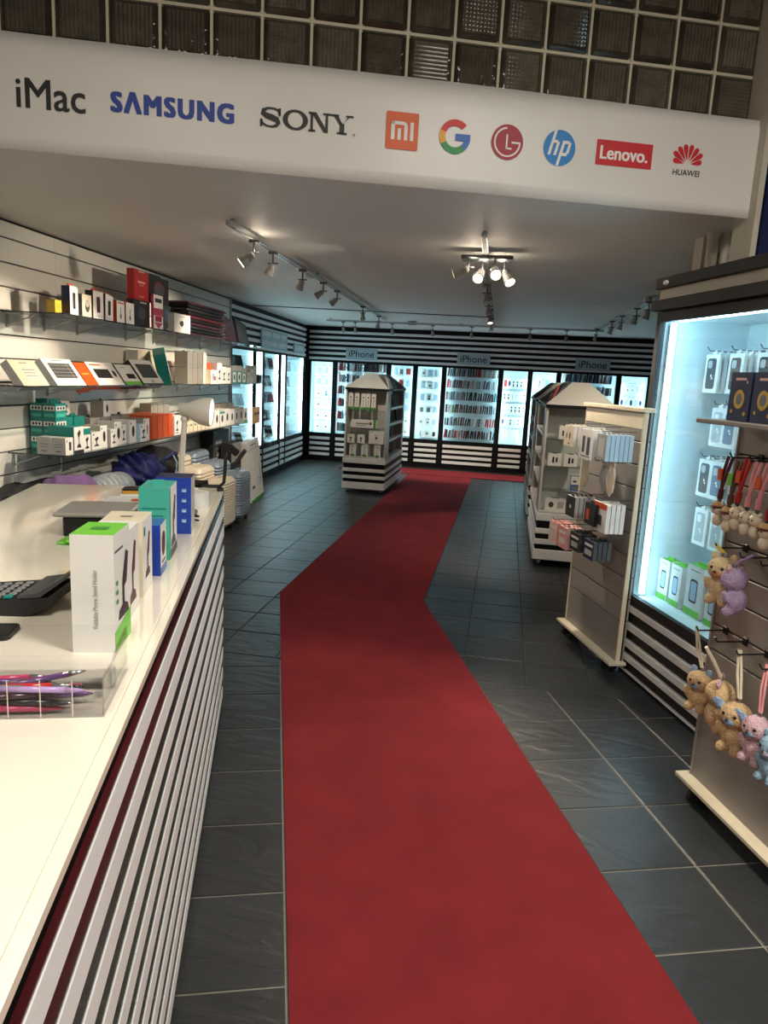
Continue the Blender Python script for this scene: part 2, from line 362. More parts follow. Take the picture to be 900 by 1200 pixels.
# rear wall: black fascia with white stripes above the cabinets
wb = struct('wall_back', mb=MB().box(-3.9, 3.4, 12.27, 12.40, 1.755, CZ, M_blk))
struct('wall_back_panel', mb=MB().box(-3.9, 3.4, 12.70, 12.8, 0, CZ, M_blk))
for k in range(6):
    z = 1.765 + .0895 * k
    for x0, x1 in ((-3.46, -1.0), (-1.0, .3), (.3, 2.0), (2.0, 3.39)): MB().cbox(x0 + .001, x1 - .001, 12.245, 12.275, z, z + .043, M_bar, .003).build('stripe', wb)
# left rear fascia
wf = struct('wall_left_fascia', 'W', mb=MB().box(-.14, -.02, 4.16, 8.18, 1.79, CZ, M_blk))
for k in range(6):
    z = 1.80 + .0855 * k
    for u0, u1 in ((4.17, 5.9), (5.9, 8.16)): MB().cbox(-.022, .006, u0 + .001, u1 - .001, z, z + .043, M_bar, .003).build('stripe', wf)
struct('trim_1', 'W', mb=MB().box(-.05, .03, 8.165, 8.23, 0, CZ, M_blk))
# entrance beam, glass blocks over it, navy wall at the side
struct('wall_front_beam', 'N', mb=MB().box(-2.6, 2.10, 3.125, 3.30, 2.336, 2.715, M_beige))
gw = struct('wall_glass_block', 'N', mb=MB().box(-2.6, 2.14, 3.215, 3.27, 2.716, 3.62, M_beige))
M_gb = mat('block_glass', (62, 57, 48), .06, var=.4, scale=9, bump=.25, bscale=30, rnd=.3)
M_gb2 = mat('block_rib', (96, 90, 78), .08, var=.3, scale=14, rnd=.25)
M_mort = mat('block_mortar', (206, 198, 174), .7, var=.08)
def block(kind):
    b = MB(); s = .0925
    b.cbox(-s, s, 0, .05, -s, s, M_gb, .012)
    q = .072
    if kind in (0, 2):
        for i in range(9): x = -q + (i + .5) * 2 * q / 9; b.prism([(x - .0075, -.0005), (x, -.007), (x + .0075, -.0005)], -q, q, M_gb2, 'z')
    if kind in (1, 2):
        for i in range(9): z = -q + (i + .5) * 2 * q / 9; b.prism([(-.0005, z - .0075), (-.006, z), (-.0005, z + .0075)], -q, q, M_gb2, 'x')
    return b.mesh('glass_block')
bk = [block(0), block(1), block(2)]
for r_ in range(5):
    for i in range(24):
        x = 2.099 - .099 - i * .198; z = 2.72 + .1 + r_ * .1975
        if z > 3.6 or x < -2.5: continue
        place('glass_block', bk[random.choice((0, 0, 1, 2, 2))], gw, (x, 3.195, z))
for i in range(25):
    x = 2.099 - i * .198
    if x > -2.55: MB().box(x - .0055, x + .0055, 3.205, 3.23, 2.72, 3.62, M_mort).build('mortar_joint', gw)
for r_ in range(5): z = 2.72 + r_ * .1975; MB().box(-2.6, 2.1, 3.206, 3.23, z - .006, z + .006, M_mort).build('mortar_joint', gw)
struct('wall_front_right', 'N', mb=MB().box(2.44, 4.1, 3.50, 3.6, 0, 3.62, M_navyw))
ws = struct('wall_front_side', 'N', mb=MB().box(2.19, 2.44, 3.60, 3.68, 0, 2.32, M_beige))
for i in range(2):
    for j in range(14): MB().cbox(2.20 + i * .12, 2.31 + i * .12, 3.59, 3.61, .02 + j * .16, .165 + j * .16, M_dim, .006).build('block', ws)
struct('trim_2', 'N', mb=MB().box(2.085, 2.112, 3.05, 3.20, 2.085, 3.6, M_beige))
for i, (x, r_, lab) in enumerate(((2.20, .028, 'wider of the two beige vertical pipes below the banner end'), (2.268, .019, 'thinner of the two beige vertical pipes below the banner end'))):
    b = MB(); b.tube([(0, 0, 0), (0, 0, 2.33)], r_, M_beige, 14); b.tube([(0, 0, 2.30), (0, 0, 2.33)], r_ * 1.2, M_beige, 14)
    single('pipe', b.mesh('pipe'), lab, 'pipe', 'N', (x, 3.53, 0), group='pipes by the entrance')
b = MB(); b.tube([(2.46, 3.49, 2.02), (2.58, 3.49, 2.25)], .005, 'lightgrey', 6); single('cable', b.mesh('cable'), 'thin pale cable running up the navy wall', 'cable', 'N', (0, 0, 0))
# ------------------------------------------------------------------ banner with the brand names
bt = thing('banner', 'long white vinyl banner printed with electronics brand names above the entrance', 'banner', 'N', (0, 3.10, 2.30))
b = MB(); nx, nz = 90, 8
def bz(x, t):
    y = .0012 * math.sin(x * 3.1) + .0008 * math.sin(x * 9 + t * 4)
    if t > .9: y += (t - .9) * .12
    return y
X0, X1 = -1.9, 2.112
vs = []
for i in range(nx + 1):
    x = X0 + (X1 - X0) * i / nx
    for j in range(nz + 1): t = j / nz; vs.append((x, bz(x, t), (.414 + .004 * math.sin(x * 2.3)) * t))
fs = [(i * (nz + 1) + j, (i + 1) * (nz + 1) + j, (i + 1) * (nz + 1) + j + 1, i * (nz + 1) + j + 1) for i in range(nx) for j in range(nz)]
b.add(vs, fs, M_vinyl); sh_ = b.build('sheet', bt, True)
sm = sh_.modifiers.new('thick', 'SOLIDIFY'); sm.thickness = .0025; sm.offset = 1
BY = -.0056
def prints(name, lab, cx, cz, mb=None, me=None, dy=0.0):
    o = place(name, me or mb.mesh(name), bt, (cx, BY - dy, cz - 2.30)); o['label'] = lab; return o
M_ink = mat('ink_black', (16, 16, 18), .5); M_sam = mat('ink_blue', (24, 58, 150), .5); M_mi = mat('ink_orange', (222, 96, 42), .5)
M_lg = mat('ink_crimson', (168, 20, 48), .5); M_hp = mat('ink_azure', (20, 128, 200), .5); M_len = mat('ink_red', (200, 22, 34), .5); M_wink = mat('ink_white', (236, 232, 226), .5)
prints('lettering', 'black iMac lettering', -.86, 2.502, me=letters('iMac', .245, .104, M_ink, bold=.008))
prints('lettering', 'bold blue Samsung lettering', -.412, 2.506, me=letters('S\u039bMSUNG', .455, .072, M_sam, bold=.038, space=1.2))
# SONY slab serif letters
b = MB()
def flat(poly, m, y=0.0): b.poly([(x, y, z) for x, z in poly], m)
def rect(x0, x1, z0, z1, m, y=0.0): flat([(x0, z0), (x1, z0), (x1, z1), (x0, z1)], m, y)
def ring(cx, cz, ra, rb, rai, rbi, m, a0=0, a1=360, n=28, y=0.0):
    for i in range(n):
        a, c = R(a0 + (a1 - a0) * i / n), R(a0 + (a1 - a0) * (i + 1) / n)
        flat([(cx + ra * math.cos(a), cz + rb * math.sin(a)), (cx + ra * math.cos(c), cz + rb * math.sin(c)), (cx + rai * math.cos(c), cz + rbi * math.sin(c)), (cx + rai * math.cos(a), cz + rbi * math.sin(a))], m, y)
h = .036
def stroke(pts, m, y=0.0):   # (x, z, halfwidth)
    L = []; Rr = []
    for i, (x, z, w) in enumerate(pts):
        x0, z0, _ = pts[max(i - 1, 0)]; x1, z1, _ = pts[min(i + 1, len(pts) - 1)]; dx, dz = x1 - x0, z1 - z0; q = math.hypot(dx, dz)
        L.append((x - dz / q * w, z + dx / q * w)); Rr.append((x + dz / q * w, z - dx / q * w))
    for i in range(len(pts) - 1): flat([L[i], L[i + 1], Rr[i + 1], Rr[i]], m, y)
sx = -.148
S = [(sx + .036, .016, .005), (sx + .030, .028, .0045), (sx + .012, .0335, .0035), (sx - .010, .033, .004), (sx - .028, .024, .008), (sx - .030, .014, .0095), (sx - .018, .006, .0105), (sx + .006, .000, .011), (sx + .026, -.007, .010), (sx + .031, -.017, .009), (sx + .024, -.028, .006), (sx + .006, -.0335, .0035), (sx - .014, -.032, .0035), (sx - .030, -.025, .0045), (sx - .036, -.014, .005)]
stroke(S, M_ink); rect(sx + .031, sx + .040, .008, .036, M_ink); rect(sx - .041, sx - .032, -.036, -.008, M_ink)
ring(-.050, 0, .050, .0375, .030, .029, M_ink)
rect(.010, .020, -h, h, M_ink); rect(.006 - .004, .030, -h, -h + .007, M_ink); rect(.002, .024, h - .007, h, M_ink); flat([(.012, h), (.032, h), (.082, -h), (.064, -h)], M_ink); rect(.070, .080, -h, h, M_ink); rect(.060, .092, h - .007, h, M_ink)
flat([(.098, h), (.118, h), (.140, .000), (.130, -.006)], M_ink); flat([(.172, h), (.164, h), (.136, -.004), (.142, .004)], M_ink); rect(.127, .146, -h, .004, M_ink); rect(.116, .157, -h, -h + .007, M_ink); rect(.092, .124, h - .007, h, M_ink); rect(.152, .182, h - .007, h, M_ink)
prints('lettering', 'black slab serif Sony lettering', .11, 2.508, b)
b = MB(); ring(.186, -.034, .005, .005, .0035, .0035, M_ink, n=10); prints('registered_mark', 'tiny round mark after the Sony lettering', .11, 2.508, b)
b = MB(); flat(rrect(0, 0, .134, .141, .006), M_mi)
rect(-.046, -.031, -.035, .035, M_wink, -.001); rect(-.046, .006, .022, .035, M_wink, -.001); ring(.004, .017, .018, .018, .004, .005, M_wink, 0, 90, 6, -.001); rect(.008, .022, -.035, .018, M_wink, -.001); rect(-.019, -.005, -.035, .008, M_wink, -.001); rect(.033, .047, -.035, .035, M_wink, -.001)
prints('logo', 'orange square logo with white mi letters', .493, 2.509, b)
b = MB(); gq = .066; gi = .041
for a0, a1, rgb in ((45, 160, (214, 42, 46)), (160, 208, (242, 172, 52)), (208, 312, (48, 148, 76)), (312, 352, (52, 110, 196))): ring(0, 0, gq, gq, gi, gi, mat('ink_g', rgb, .5), a0, a1, 14)
rect(.002, gq - .001, -.014, .012, mat('ink_g', (52, 110, 196), .5), -.0004)
prints('logo', 'letter G logo in red, yellow, green and blue', .715, 2.509, b)
b = MB(); flat(circ(0, 0, .069, 32), M_lg); ring(0, 0, .058, .058, .051, .051, M_wink, 95, 362, 30, -.001); rect(-.006, .001, -.028, .030, M_wink, -.001); rect(-.006, .020, -.028, -.021, M_wink, -.001); rect(.018, .056, -.004, .004, M_wink, -.001)
prints('logo', 'round crimson logo with white L and G lines', .94, 2.509, b)
b = MB(); flat(circ(0, 0, .071, 32), M_hp); prints('logo', 'round azure logo with white slanted hp letters', 1.17, 2.508, b)
b = MB(); e = .26
def sl(x0, x1, z0, z1): flat([(x0 + z0 * e, z0), (x1 + z0 * e, z0), (x1 + z1 * e, z1), (x0 + z1 * e, z1)], M_wink)
sl(-.044, -.032, -.030, .068); sl(-.032, -.016, .018, .030); sl(-.018, -.006, -.030, .024); sl(.006, .018, -.070, .030); sl(.018, .036, .018, .030); sl(.034, .046, -.020, .024); sl(.018, .040, -.030, -.018)
prints('lettering', 'white slanted hp letters', 1.17, 2.508, b, dy=.0015)
b = MB(); rect(-.128, .128, -.050, .050, M_len); prints('logo', 'red rectangle behind white Lenovo lettering', 1.464, 2.510, b)
prints('lettering', 'white Lenovo lettering', 1.462, 2.510, me=letters('Lenovo.', .215, .052, M_wink, bold=.02), dy=.0015)
b = MB()
for k in range(8):
    a = R(12 + 156 * k / 7); L0, L1 = .014, .074 if 0 < k < 7 else .062
    d = (math.cos(a), math.sin(a)); nrm = (-d[1], d[0]); w = .0098
    P = [(d[0] * L0, d[1] * L0)] + [(d[0] * (L0 + (L1 - L0) * t) + nrm[0] * w * q, d[1] * (L0 + (L1 - L0) * t) + nrm[1] * w * q) for t, q in ((.55, .8), (.8, 1), (.95, .7), (1, .1), (.95, -.7), (.8, -1), (.55, -.8))]
    flat([(x * 1.12, z * 1.12 - .022) for x, z in P], M_len, -.0001 * k)
prints('logo', 'red fan-shaped petal logo', 1.758, 2.518, b)
prints('lettering', 'small black Huawei lettering', 1.758, 2.462, me=letters('HUAWEI', .125, .024, M_ink, bold=.008))
# ------------------------------------------------------------------ built-in glass cabinets
def cabinet(label, fr, loc, rz, w, zt=1.75, zg0=.495, zg1=1.725, depth=.36, post=.04, shelves=(), rails=(), tube=True, nbar=4, ztop_in=None, pane=True):
    t = thing('display_cabinet', label, 'cabinet', fr, loc, rz, group='lit glass cabinets along the walls'); X = w / 2; xi = X - post
    b = MB()  # black front frame
    b.box(-X + .001, -xi, -.005, .03, .08, zt, M_blk); b.box(xi, X - .001, -.005, .03, .08, zt, M_blk)
    b.box(-xi, xi, -.005, .03, zg1, zt, M_blk); b.box(-xi, xi, -.005, .03, zg0 - .03, zg0, M_blk); b.build('frame', t)
    b = MB(); e = .004
    b.box(-X + .002, X - .002, depth, depth + .01, .46, zt, M_int); b.box(-X + .002, -X + .008, .032, depth, .46, zt, M_int); b.box(X - .008, X - .002, .032, depth, .46, zt, M_int)
    b.box(-X + .002, X - .002, .032, depth, .455, .467, M_int); b.box(-X + .002, X - .002, .032, depth, zg1 + .005, zg1 + .017, M_int); b.build('interior', t)
    MB().box(-X + .002, X - .002, .02, depth, 0, .08, M_blk).build('plinth', t)
    MB().box(-xi, xi, .012, .03, .08, zg0 - .03, M_blk).build('lower_panel', t)
    pitch = (zg0 - .03 - .09) / nbar
    for k in range(nbar): z = .095 + k * pitch; MB().cbox(-xi + .012, xi - .012, -.008, .014, z, z + pitch * .52, M_bar, .003).build('stripe', t)
    if pane: MB().box(-xi, xi, .008, .013, zg0, zg1, M_glass).build('glass_pane', t)
    if tube:
        for s in (-1, 1): MB().box(s * (X - .021) - .011, s * (X - .021) + .011, .036, .056, zg0 + .01, zg1 - .01, M_tube).build('light_tube', t)
    for z in shelves: MB().box(-xi + .03, xi - .03, .06, depth - .002, z - .008, z, M_plastic_w).build('shelf', t)
    for z in rails: MB().box(-xi + .01, xi - .01, depth - .20, depth - .175, z - .006, z, 'darkgrey').build('rail', t)
    return t
CASE = {}
def case_mesh(colr, w=.024, d=.085, h=.135):
    k = (colr, w, d, h)
    if k not in CASE:
        b = MB(); b.cbox(-w / 2, w / 2, 0, d, 0, h, colr, .005); b.box(-w / 2 - .0006, -w / 2 + .002, d * .2, d * .8, h * .12, h * .8, 'darkgrey' if colr in ('white', 'lightgrey', 'offwhite') else 'black'); CASE[k] = b.mesh('phone_case')
    return CASE[k]
NM = {'white': 'white', 'black': 'black', 'softblack': 'black', 'darkgrey': 'charcoal', 'navy': 'navy', 'lightgrey': 'pale grey', 'brown': 'brown', 'crimson': 'dark red', 'red': 'red', 'steelblue': 'steel blue', 'pink': 'pink', 'teal': 'teal', 'grey': 'grey', 'offwhite': 'off-white', 'slateblue': 'slate blue', 'paleblue': 'pale blue', 'green': 'green', 'plum': 'plum', 'palepink': 'pale pink'}
SHN = ['top', 'second', 'third', 'fourth', 'fifth', 'lowest']
BASEC = ['black', 'softblack', 'darkgrey', 'navy', 'black', 'slateblue', 'lightgrey', 'white', 'grey', 'brown', 'softblack', 'steelblue']
def case_row(fr, f0, rz, x0, x1, z, y, cols, where, row, pitch=.036, gaps=()):
    x = x0; i = 0
    fn, a = FR[fr]
    while x < x1:
        c = cols[i] if i < len(cols) else random.choice(BASEC)
        if i not in gaps and i < 30:
            h = random.choice((.128, .136, .145)); me = case_mesh(c, random.choice((.024, .028)), .085, h)
            lean = random.choice((0, .05, .10, .14))
            loc = (x + .012, y + random.uniform(0, .012), z)
            single('phone_case', me, f'{NM[c]} phone case, {ORD[i]} along the {row} shelf of {where}', 'phone case', fr, loc, 0, 0, f'phone cases in {where}', ry=lean)
        x += pitch * random.uniform(.92, 1.08); i += 1
# narrow hanging cards
CARD = {}
def card_mesh(kind, w=.075, h=.15):
    k = (kind, w, h)
    if k not in CARD:
        d = {'dark': [('f', 'p', .5, .42, .5, .62, 'softblack')], 'icon': [('f', 'e', .5, .4, .34, .2, 'black'), ('f', 'r', .5, .82, .6, .05, 'grey')], 'grey': [('f', 'p', .5, .45, .6, .6, 'slateblue')],
             'pale': [('f', 'r', .5, .5, .7, .7, 'paleblue')], 'two': [('f', 'p', .5, .64, .4, .2, 'black'), ('f', 'p', .5, .3, .4, .3, 'black')], 'red': [('f', 'r', .5, .5, .86, .7, 'red')], 'navy': [('f', 'e', .5, .5, .7, .6, 'navy')], 'line': [('f', 'r', .5, .4, .12, .6, 'darkgrey')],
             'box': [('f', 'r', .5, .5, .5, .3, 'lightgrey'), ('f', 'e', .5, .4, .2, .2, 'black')]}[kind]
        CARD[k] = pack_mesh(w, .022, h, 'white', 'white', decals=d + [('h', 'r', 0, 0, .3, .10, 'white')], key=('card',) + k)
    return CARD[k]
KN = {'dark': 'dark phone print card', 'icon': 'black gadget print card', 'grey': 'grey case print card', 'pale': 'pale blue print card', 'two': 'twin mark print card', 'red': 'red print card', 'navy': 'navy oval print card', 'line': 'slim dark line card', 'box': 'grey print box'}
def cards(fr, xs, zs, y, kinds, where, w=.075, h=.15):
    for r_, z in enumerate(zs):
        for i, x in enumerate(xs):
            k = kinds[(r_ * len(xs) + i) % len(kinds)] if isinstance(kinds, (list, tuple)) else kinds
            if k is None: continue
            lab = f'{KN[k]}, {ORD[i]} in the {["top", "second", "third", "fourth", "fifth", "sixth"][r_]} row of {where}'
            single('hanging_card', card_mesh(k, w, h), lab, 'package', fr, (x, y, z - h * 1.1), 0, 0, f'cards in {where}')
YB = 12.25
NAR = [(-3.43, -3.01), (-2.08, -1.57), (-1.57, -1.085), (-.125, .355), (.355, .82), (1.78, 2.25)]
back = [('narrow', -3.455, -2.985, 'first narrow wall cabinet, next to the corner'), ('wide', -2.985, -2.035, 'wide wall cabinet behind the free-standing island'), ('narrow', -2.035, -1.575, 'narrow wall cabinet just past the island'),
        ('narrow', -1.575, -1.08, 'narrow wall cabinet left of the middle wide one'), ('wide', -1.08, -.125, 'middle wide wall cabinet'), ('narrow', -.125, .355, 'narrow wall cabinet right of the middle wide one'),
        ('narrow', .355, .82, 'narrow wall cabinet beside the long island'), ('wide', .82, 1.78, 'wide wall cabinet behind the long island'), ('narrow', 1.78, 2.27, 'last narrow wall cabinet before the bright tall cabinet')]
Z6 = [1.59, 1.395, 1.193, .978, .757, .543]
for k, (ty, x0, x1, lab) in enumerate(back):
    w = x1 - x0; cx = (x0 + x1) / 2
    sh_ = Z6 if ty == 'wide' else ((1.56, 1.36, 1.15, .94, .73, .53) if k in (2, 3) else ())
    ra = () if ty == 'wide' else ((1.67, 1.48, 1.28, 1.09, .89, .70) if k == 0 else ((1.615, 1.40, 1.19, .97, .76) if k == 5 else ((1.62, 1.40) if k in (6, 8) else ())))
    cabinet('lit ' + lab + ' with glass front', 'F', (cx, YB, 0), 0, w, shelves=sh_, rails=ra)
w5 = 'the middle wide cabinet'
rows5 = [['brown', 'steelblue', 'teal', 'darkgrey', 'grey', 'black', 'slateblue', 'darkgrey', 'lightgrey', 'navy', 'navy', 'black', 'red', 'red', 'red', 'white', 'lightgrey', 'white', 'lightgrey', 'white', 'lightgrey', 'white'],
         ['crimson', 'pink', 'palepink', 'darkgrey', 'black', 'navy', 'crimson', 'pink', 'lightgrey', 'black', 'palepink', 'pink', 'white', 'lightgrey', 'steelblue', 'lightgrey', 'darkgrey', 'plum', 'slateblue', 'white', 'lightgrey', 'paleblue'],
         ['crimson', 'white', 'steelblue', 'slateblue', 'lightgrey', 'lightgrey', 'lightgrey', 'grey', 'grey', 'darkgrey', 'softblack', 'black', 'navy', 'black', 'darkgrey', 'navy', 'slateblue', 'navy', 'navy', 'black', 'black', 'teal'],
         ['plum', 'palepink', 'white', 'green', 'brown', 'brown', 'crimson', 'brown', 'plum', 'black', 'softblack', 'black', 'softblack', 'black', 'pink', 'black', 'softblack', 'darkgrey', 'navy', 'black', 'darkgrey', 'steelblue'],
         ['darkgrey', 'black', 'lightgrey', 'steelblue', 'darkgrey', 'brown', 'brown', 'softblack', 'brown', 'black', 'black', 'black', 'lightgrey', 'white', 'slateblue', 'navy', 'lightgrey', 'white', 'red', 'red', 'red', 'red'],
         ['crimson', 'plum', 'brown', 'lightgrey', 'slateblue', 'crimson', 'pink', 'grey', 'slateblue', 'crimson', 'black', 'black', 'softblack', 'navy', 'black', 'plum', 'brown', 'black', 'navy', 'slateblue', 'white', 'black']]
for r_, z in enumerate(Z6): case_row('F', None, 0, -1.03, -.180, z, 12.295, rows5[r_], w5, SHN[r_], pitch=.0385)
w2 = 'the wide cabinet behind the island'
for r_, z in enumerate(Z6): case_row('F', None, 0, -2.93, -2.10 if r_ == 0 else -2.60, z, 12.295, [['crimson', 'red', 'pink', 'lightgrey', 'teal', 'steelblue', 'slateblue'], ['pink', 'lightgrey', 'slateblue', 'steelblue', 'darkgrey', 'slateblue'], ['crimson', 'plum', 'lightgrey', 'grey', 'softblack', 'navy'], ['red', 'crimson', 'brown', 'lightgrey'], ['red', 'crimson', 'paleblue', 'lightgrey'], ['brown', 'grey', 'teal', 'navy']][r_], w2, SHN[r_], gaps=() if r_ == 0 else ((3,) if r_ in (2, 3) else ()))
w8 = 'the wide cabinet by the stand'
case_row('F', None, 0, .87, 1.66, Z6[0], 12.295, ['lightgrey', 'white', 'softblack', 'navy', 'navy', 'slateblue', 'navy', 'steelblue', 'black', 'lightgrey', 'black', 'softblack', 'black', 'darkgrey', 'black', 'darkgrey', 'black', 'lightgrey', 'darkgrey', 'red'], w8, 'top')
case_row('F', None, 0, 1.45, 1.68, Z6[1], 12.295, ['slateblue', 'lightgrey', 'steelblue', 'white', 'slateblue', 'darkgrey'], w8, 'second')
cards('F', (-3.30, -3.15), (1.67, 1.48, 1.28, 1.09, .89, .70), 12.386, ['pale', 'pale', 'pale', 'pale', 'icon', 'grey', 'icon', 'icon', 'icon', 'icon', 'icon', 'icon'], 'the narrow corner cabinet', .10, .15)
for r_, z in enumerate((1.56, 1.36, 1.15, .94, .73, .53)):
    for i, x in enumerate((-1.93, -1.82, -1.70)):
        k = ('pale', 'grey', 'red', 'box', 'red', 'pale', 'box', 'box', 'pale', 'box', 'icon', 'pale', 'box', 'pale', 'icon', 'pale', 'box', 'box')[r_ * 3 + i]
        single('gadget_box', card_mesh(k, .09, .14), f'{KN[k]}, {ORD[i]} on the {SHN[r_]} shelf of the cabinet just past the island', 'box', 'F', (x, 12.32, z), 0, 0, 'boxes in the cabinet past the island')
    for i, x in enumerate((-1.44, -1.32, -1.20)):
        k = ('box', 'pale', 'pale', 'pale', 'icon', 'pale', 'pale', 'two', 'pale', 'grey', 'grey', 'pale', 'box', 'icon', 'pale', 'line', 'box', 'dark')[r_ * 3 + i]
        single('gadget_box', card_mesh(k, .10, .13), f'{KN[k]}, {ORD[i]} on the {SHN[r_]} shelf of the cabinet beside the middle one', 'box', 'F', (x, 12.32, z), 0, 0, 'boxes in the cabinet beside the middle one')
cards('F', [-.04 + i * .066 for i in range(6)], (1.615, 1.40, 1.19, .97), 12.386, ['red', 'navy', 'two', 'two', 'two', 'line', 'two', 'two', 'line', 'line', 'line', 'two', 'line', 'line', 'two', 'two', 'two', 'two', 'navy', 'line', 'two', 'line', 'two', 'line'], 'the cabinet past the middle one', .056, .16)
cards('F', [-.02 + i * .06 for i in range(5)], (.76,), 12.386, ['line'], 'the foot rail past the middle', .04, .16)
cards('F', (.52, .66), (1.66,), 12.386, ['line', 'pale'], 'the cabinet beside the long island', .12, .18)
cards('F', [1.88 + i * .075 for i in range(5)], (1.62, 1.40), 12.386, ['pale', 'icon', 'icon', 'pale', 'icon', 'navy', 'pale', 'navy', 'pale', 'navy'], 'the last narrow cabinet', .06, .16)
# signs on the rear fascia
M_sign = mat('sign_board', (168, 186, 194), .5, var=.04)
for x, lab in ((-2.52, 'over the wide cabinet behind the free-standing island'), (-.60, 'over the middle wide cabinet'), (1.34, 'over the wide cabinet behind the long island')):
    t = thing('shop_sign', 'pale board lettered iPhone ' + lab, 'sign', 'F', (x, 12.243, 1.79), group='iPhone signs')
    MB().cbox(-.275, .275, -.022, 0, 0, .185, M_sign, .003).build('board', t)
    o = place('lettering', letters('iPhone', .44, .11, 'softblack', bold=.006), t, (0, -.0232, .095))
# left rear cabinets
wl_ = [(4.17, 5.19, 'first lit glass cabinet past the shelf wall', 'c'), (5.19, 5.57, 'narrow bright white light panel beside the first side cabinet', 'p'), (5.57, 6.50, 'second lit glass side cabinet with leaning tablets', 'c'),
       (6.50, 6.83, 'narrow bright white light panel beside the second side cabinet', 'p'), (6.83, 8.15, 'lit glass side cabinet nearest the corner', 'c')]
ROT_W = math.pi / 2
M_panel = mat('light_panel', (214, 246, 255), .5, emit=TUBE * .16)
for u0, u1, lab, ty in wl_:
    w = u1 - u0; uc = (u0 + u1) / 2
    if ty == 'c':
        cabinet(lab if lab.startswith('second') or lab.startswith('lit') else lab, 'W', (0, uc, 0), ROT_W, w, zt=1.79, zg0=.495, zg1=1.765, shelves=(1.53, 1.29, 1.05, .80, .56))
    else:
        t = thing('wall_light', lab, 'light', 'W', (0, uc, 0), ROT_W, group='white light panels in the side wall')
        b = MB(); X = w / 2; b.box(-X + .001, -X + .03, -.005, .03, .08, 1.79, M_blk); b.box(X - .03, X - .001, -.005, .03, .08, 1.79, M_blk); b.box(-X + .03, X - .03, -.005, .03, 1.765, 1.79, M_blk); b.box(-X + .03, X - .03, -.005, .03, .465, .495, M_blk); b.build('frame', t)
        MB().box(-X + .03, X - .03, .01, .02, .495, 1.765, M_panel).build('diffuser', t)
        MB().box(-X, X, .021, .36, 0, 1.79, M_blk).build('housing', t)
        for k in range(4): z = .095 + k * .094; MB().cbox(-X + .04, X - .04, -.008, .02, z, z + .058, M_bar, .003).build('stripe', t)
TAB = {}
for uc, where, nn in ((4.72, 'the first side cabinet', 3), (6.04, 'the second side cabinet', 4)):
    for r_, z in enumerate((1.53, 1.29, 1.05, .80, .56)):
        for i in range(nn - (r_ % 2)):
            c = random.choice(['softblack', 'darkgrey', 'lightgrey', 'white', 'slateblue', 'black'])
            if c not in TAB:
                b = MB(); b.cbox(-.085, .085, 0, .012, 0, .15, c, .004); b.poly([(-.07, -.0006, .012), (.07, -.0006, .012), (.07, -.0006, .138), (-.07, -.0006, .138)], 'black' if c in ('lightgrey', 'white') else 'slateblue'); TAB[c] = b.mesh('tablet_case')
            single('tablet_case', case_mesh(c, .11, .016, .185), f'{NM[c]} tablet case, {ORD[i]} leaning on the {SHN[r_]} shelf of {where}', 'tablet case', 'W', (-.085, uc - .22 + i * .13 + .02 * (r_ % 3), z + .011), 0, .62, f'tablet cases in {where}')
for r_, z in enumerate((1.53, 1.29, 1.05, .80, .56)):
    for i in range(3):
        c = [['black', 'orange', 'black'], ['offwhite', 'brown', 'offwhite'], ['white', 'paleblue', 'white'], ['steelblue', 'darkgrey', 'slateblue'], ['white', 'cream', 'white']][r_][i]
        single('phone_pouch', case_mesh(c, .06, .03, .16), f'{"orange" if c == "orange" else NM.get(c, "cream")} phone pouch, {ORD[i]} on the {SHN[r_]} shelf of the corner side cabinet', 'phone pouch', 'W', (-.10, 7.30 + i * .11, z), ROT_W, -.08, 'pouches in the corner cabinet')
# signs on the side fascia: pale boards with rows of white letters
def sign_w(label, u0, u1, z0, z1, rows):
    t = thing('shop_sign', label, 'sign', 'W', (.012, (u0 + u1) / 2, z0), ROT_W); w = u1 - u0; h = z1 - z0
    MB().cbox(-w / 2, w / 2, -.02, 0, 0, h, M_sign, .003).build('board', t)
    for j, pat in enumerate(rows):
        b = MB(); x = -w / 2 + .06; lh = h / len(rows) * .56; zc = h - (j + .5) * h / len(rows); step = (w - .12) / len(pat)
        for ch in pat:
            if ch == '-': b.box(x, x + step * .7, -.0215, -.020, zc - lh * .06, zc + lh * .06, 'white')
            elif ch != ' ':
                q = step * .8; v = (ord(ch) * 7) % 3
                b.box(x, x + q * .26, -.0215, -.020, zc - lh / 2, zc + lh / 2, 'white')
                if v != 1: b.box(x + q * .7, x + q * .95, -.0215, -.020, zc - lh / 2, zc + lh / 2, 'white')
                if v != 2: b.box(x, x + q * .95, -.0212, -.020, zc + lh * .3, zc + lh / 2, 'white')
                b.box(x, x + q * .95, -.0213, -.020, zc - lh * .1, zc + lh * .1, 'white')
            x += step
        b.build('lettering', t)
sign_w('pale two-line board with white letters over the side cabinets', 5.35, 6.75, 1.83, 2.08, ['ADEB-BEAD-AEB', 'DEABAEDB-AEBDE'])
sign_w('small pale board with white letters near the room corner', 7.2, 7.95, 1.83, 1.98, ['DABEA'])
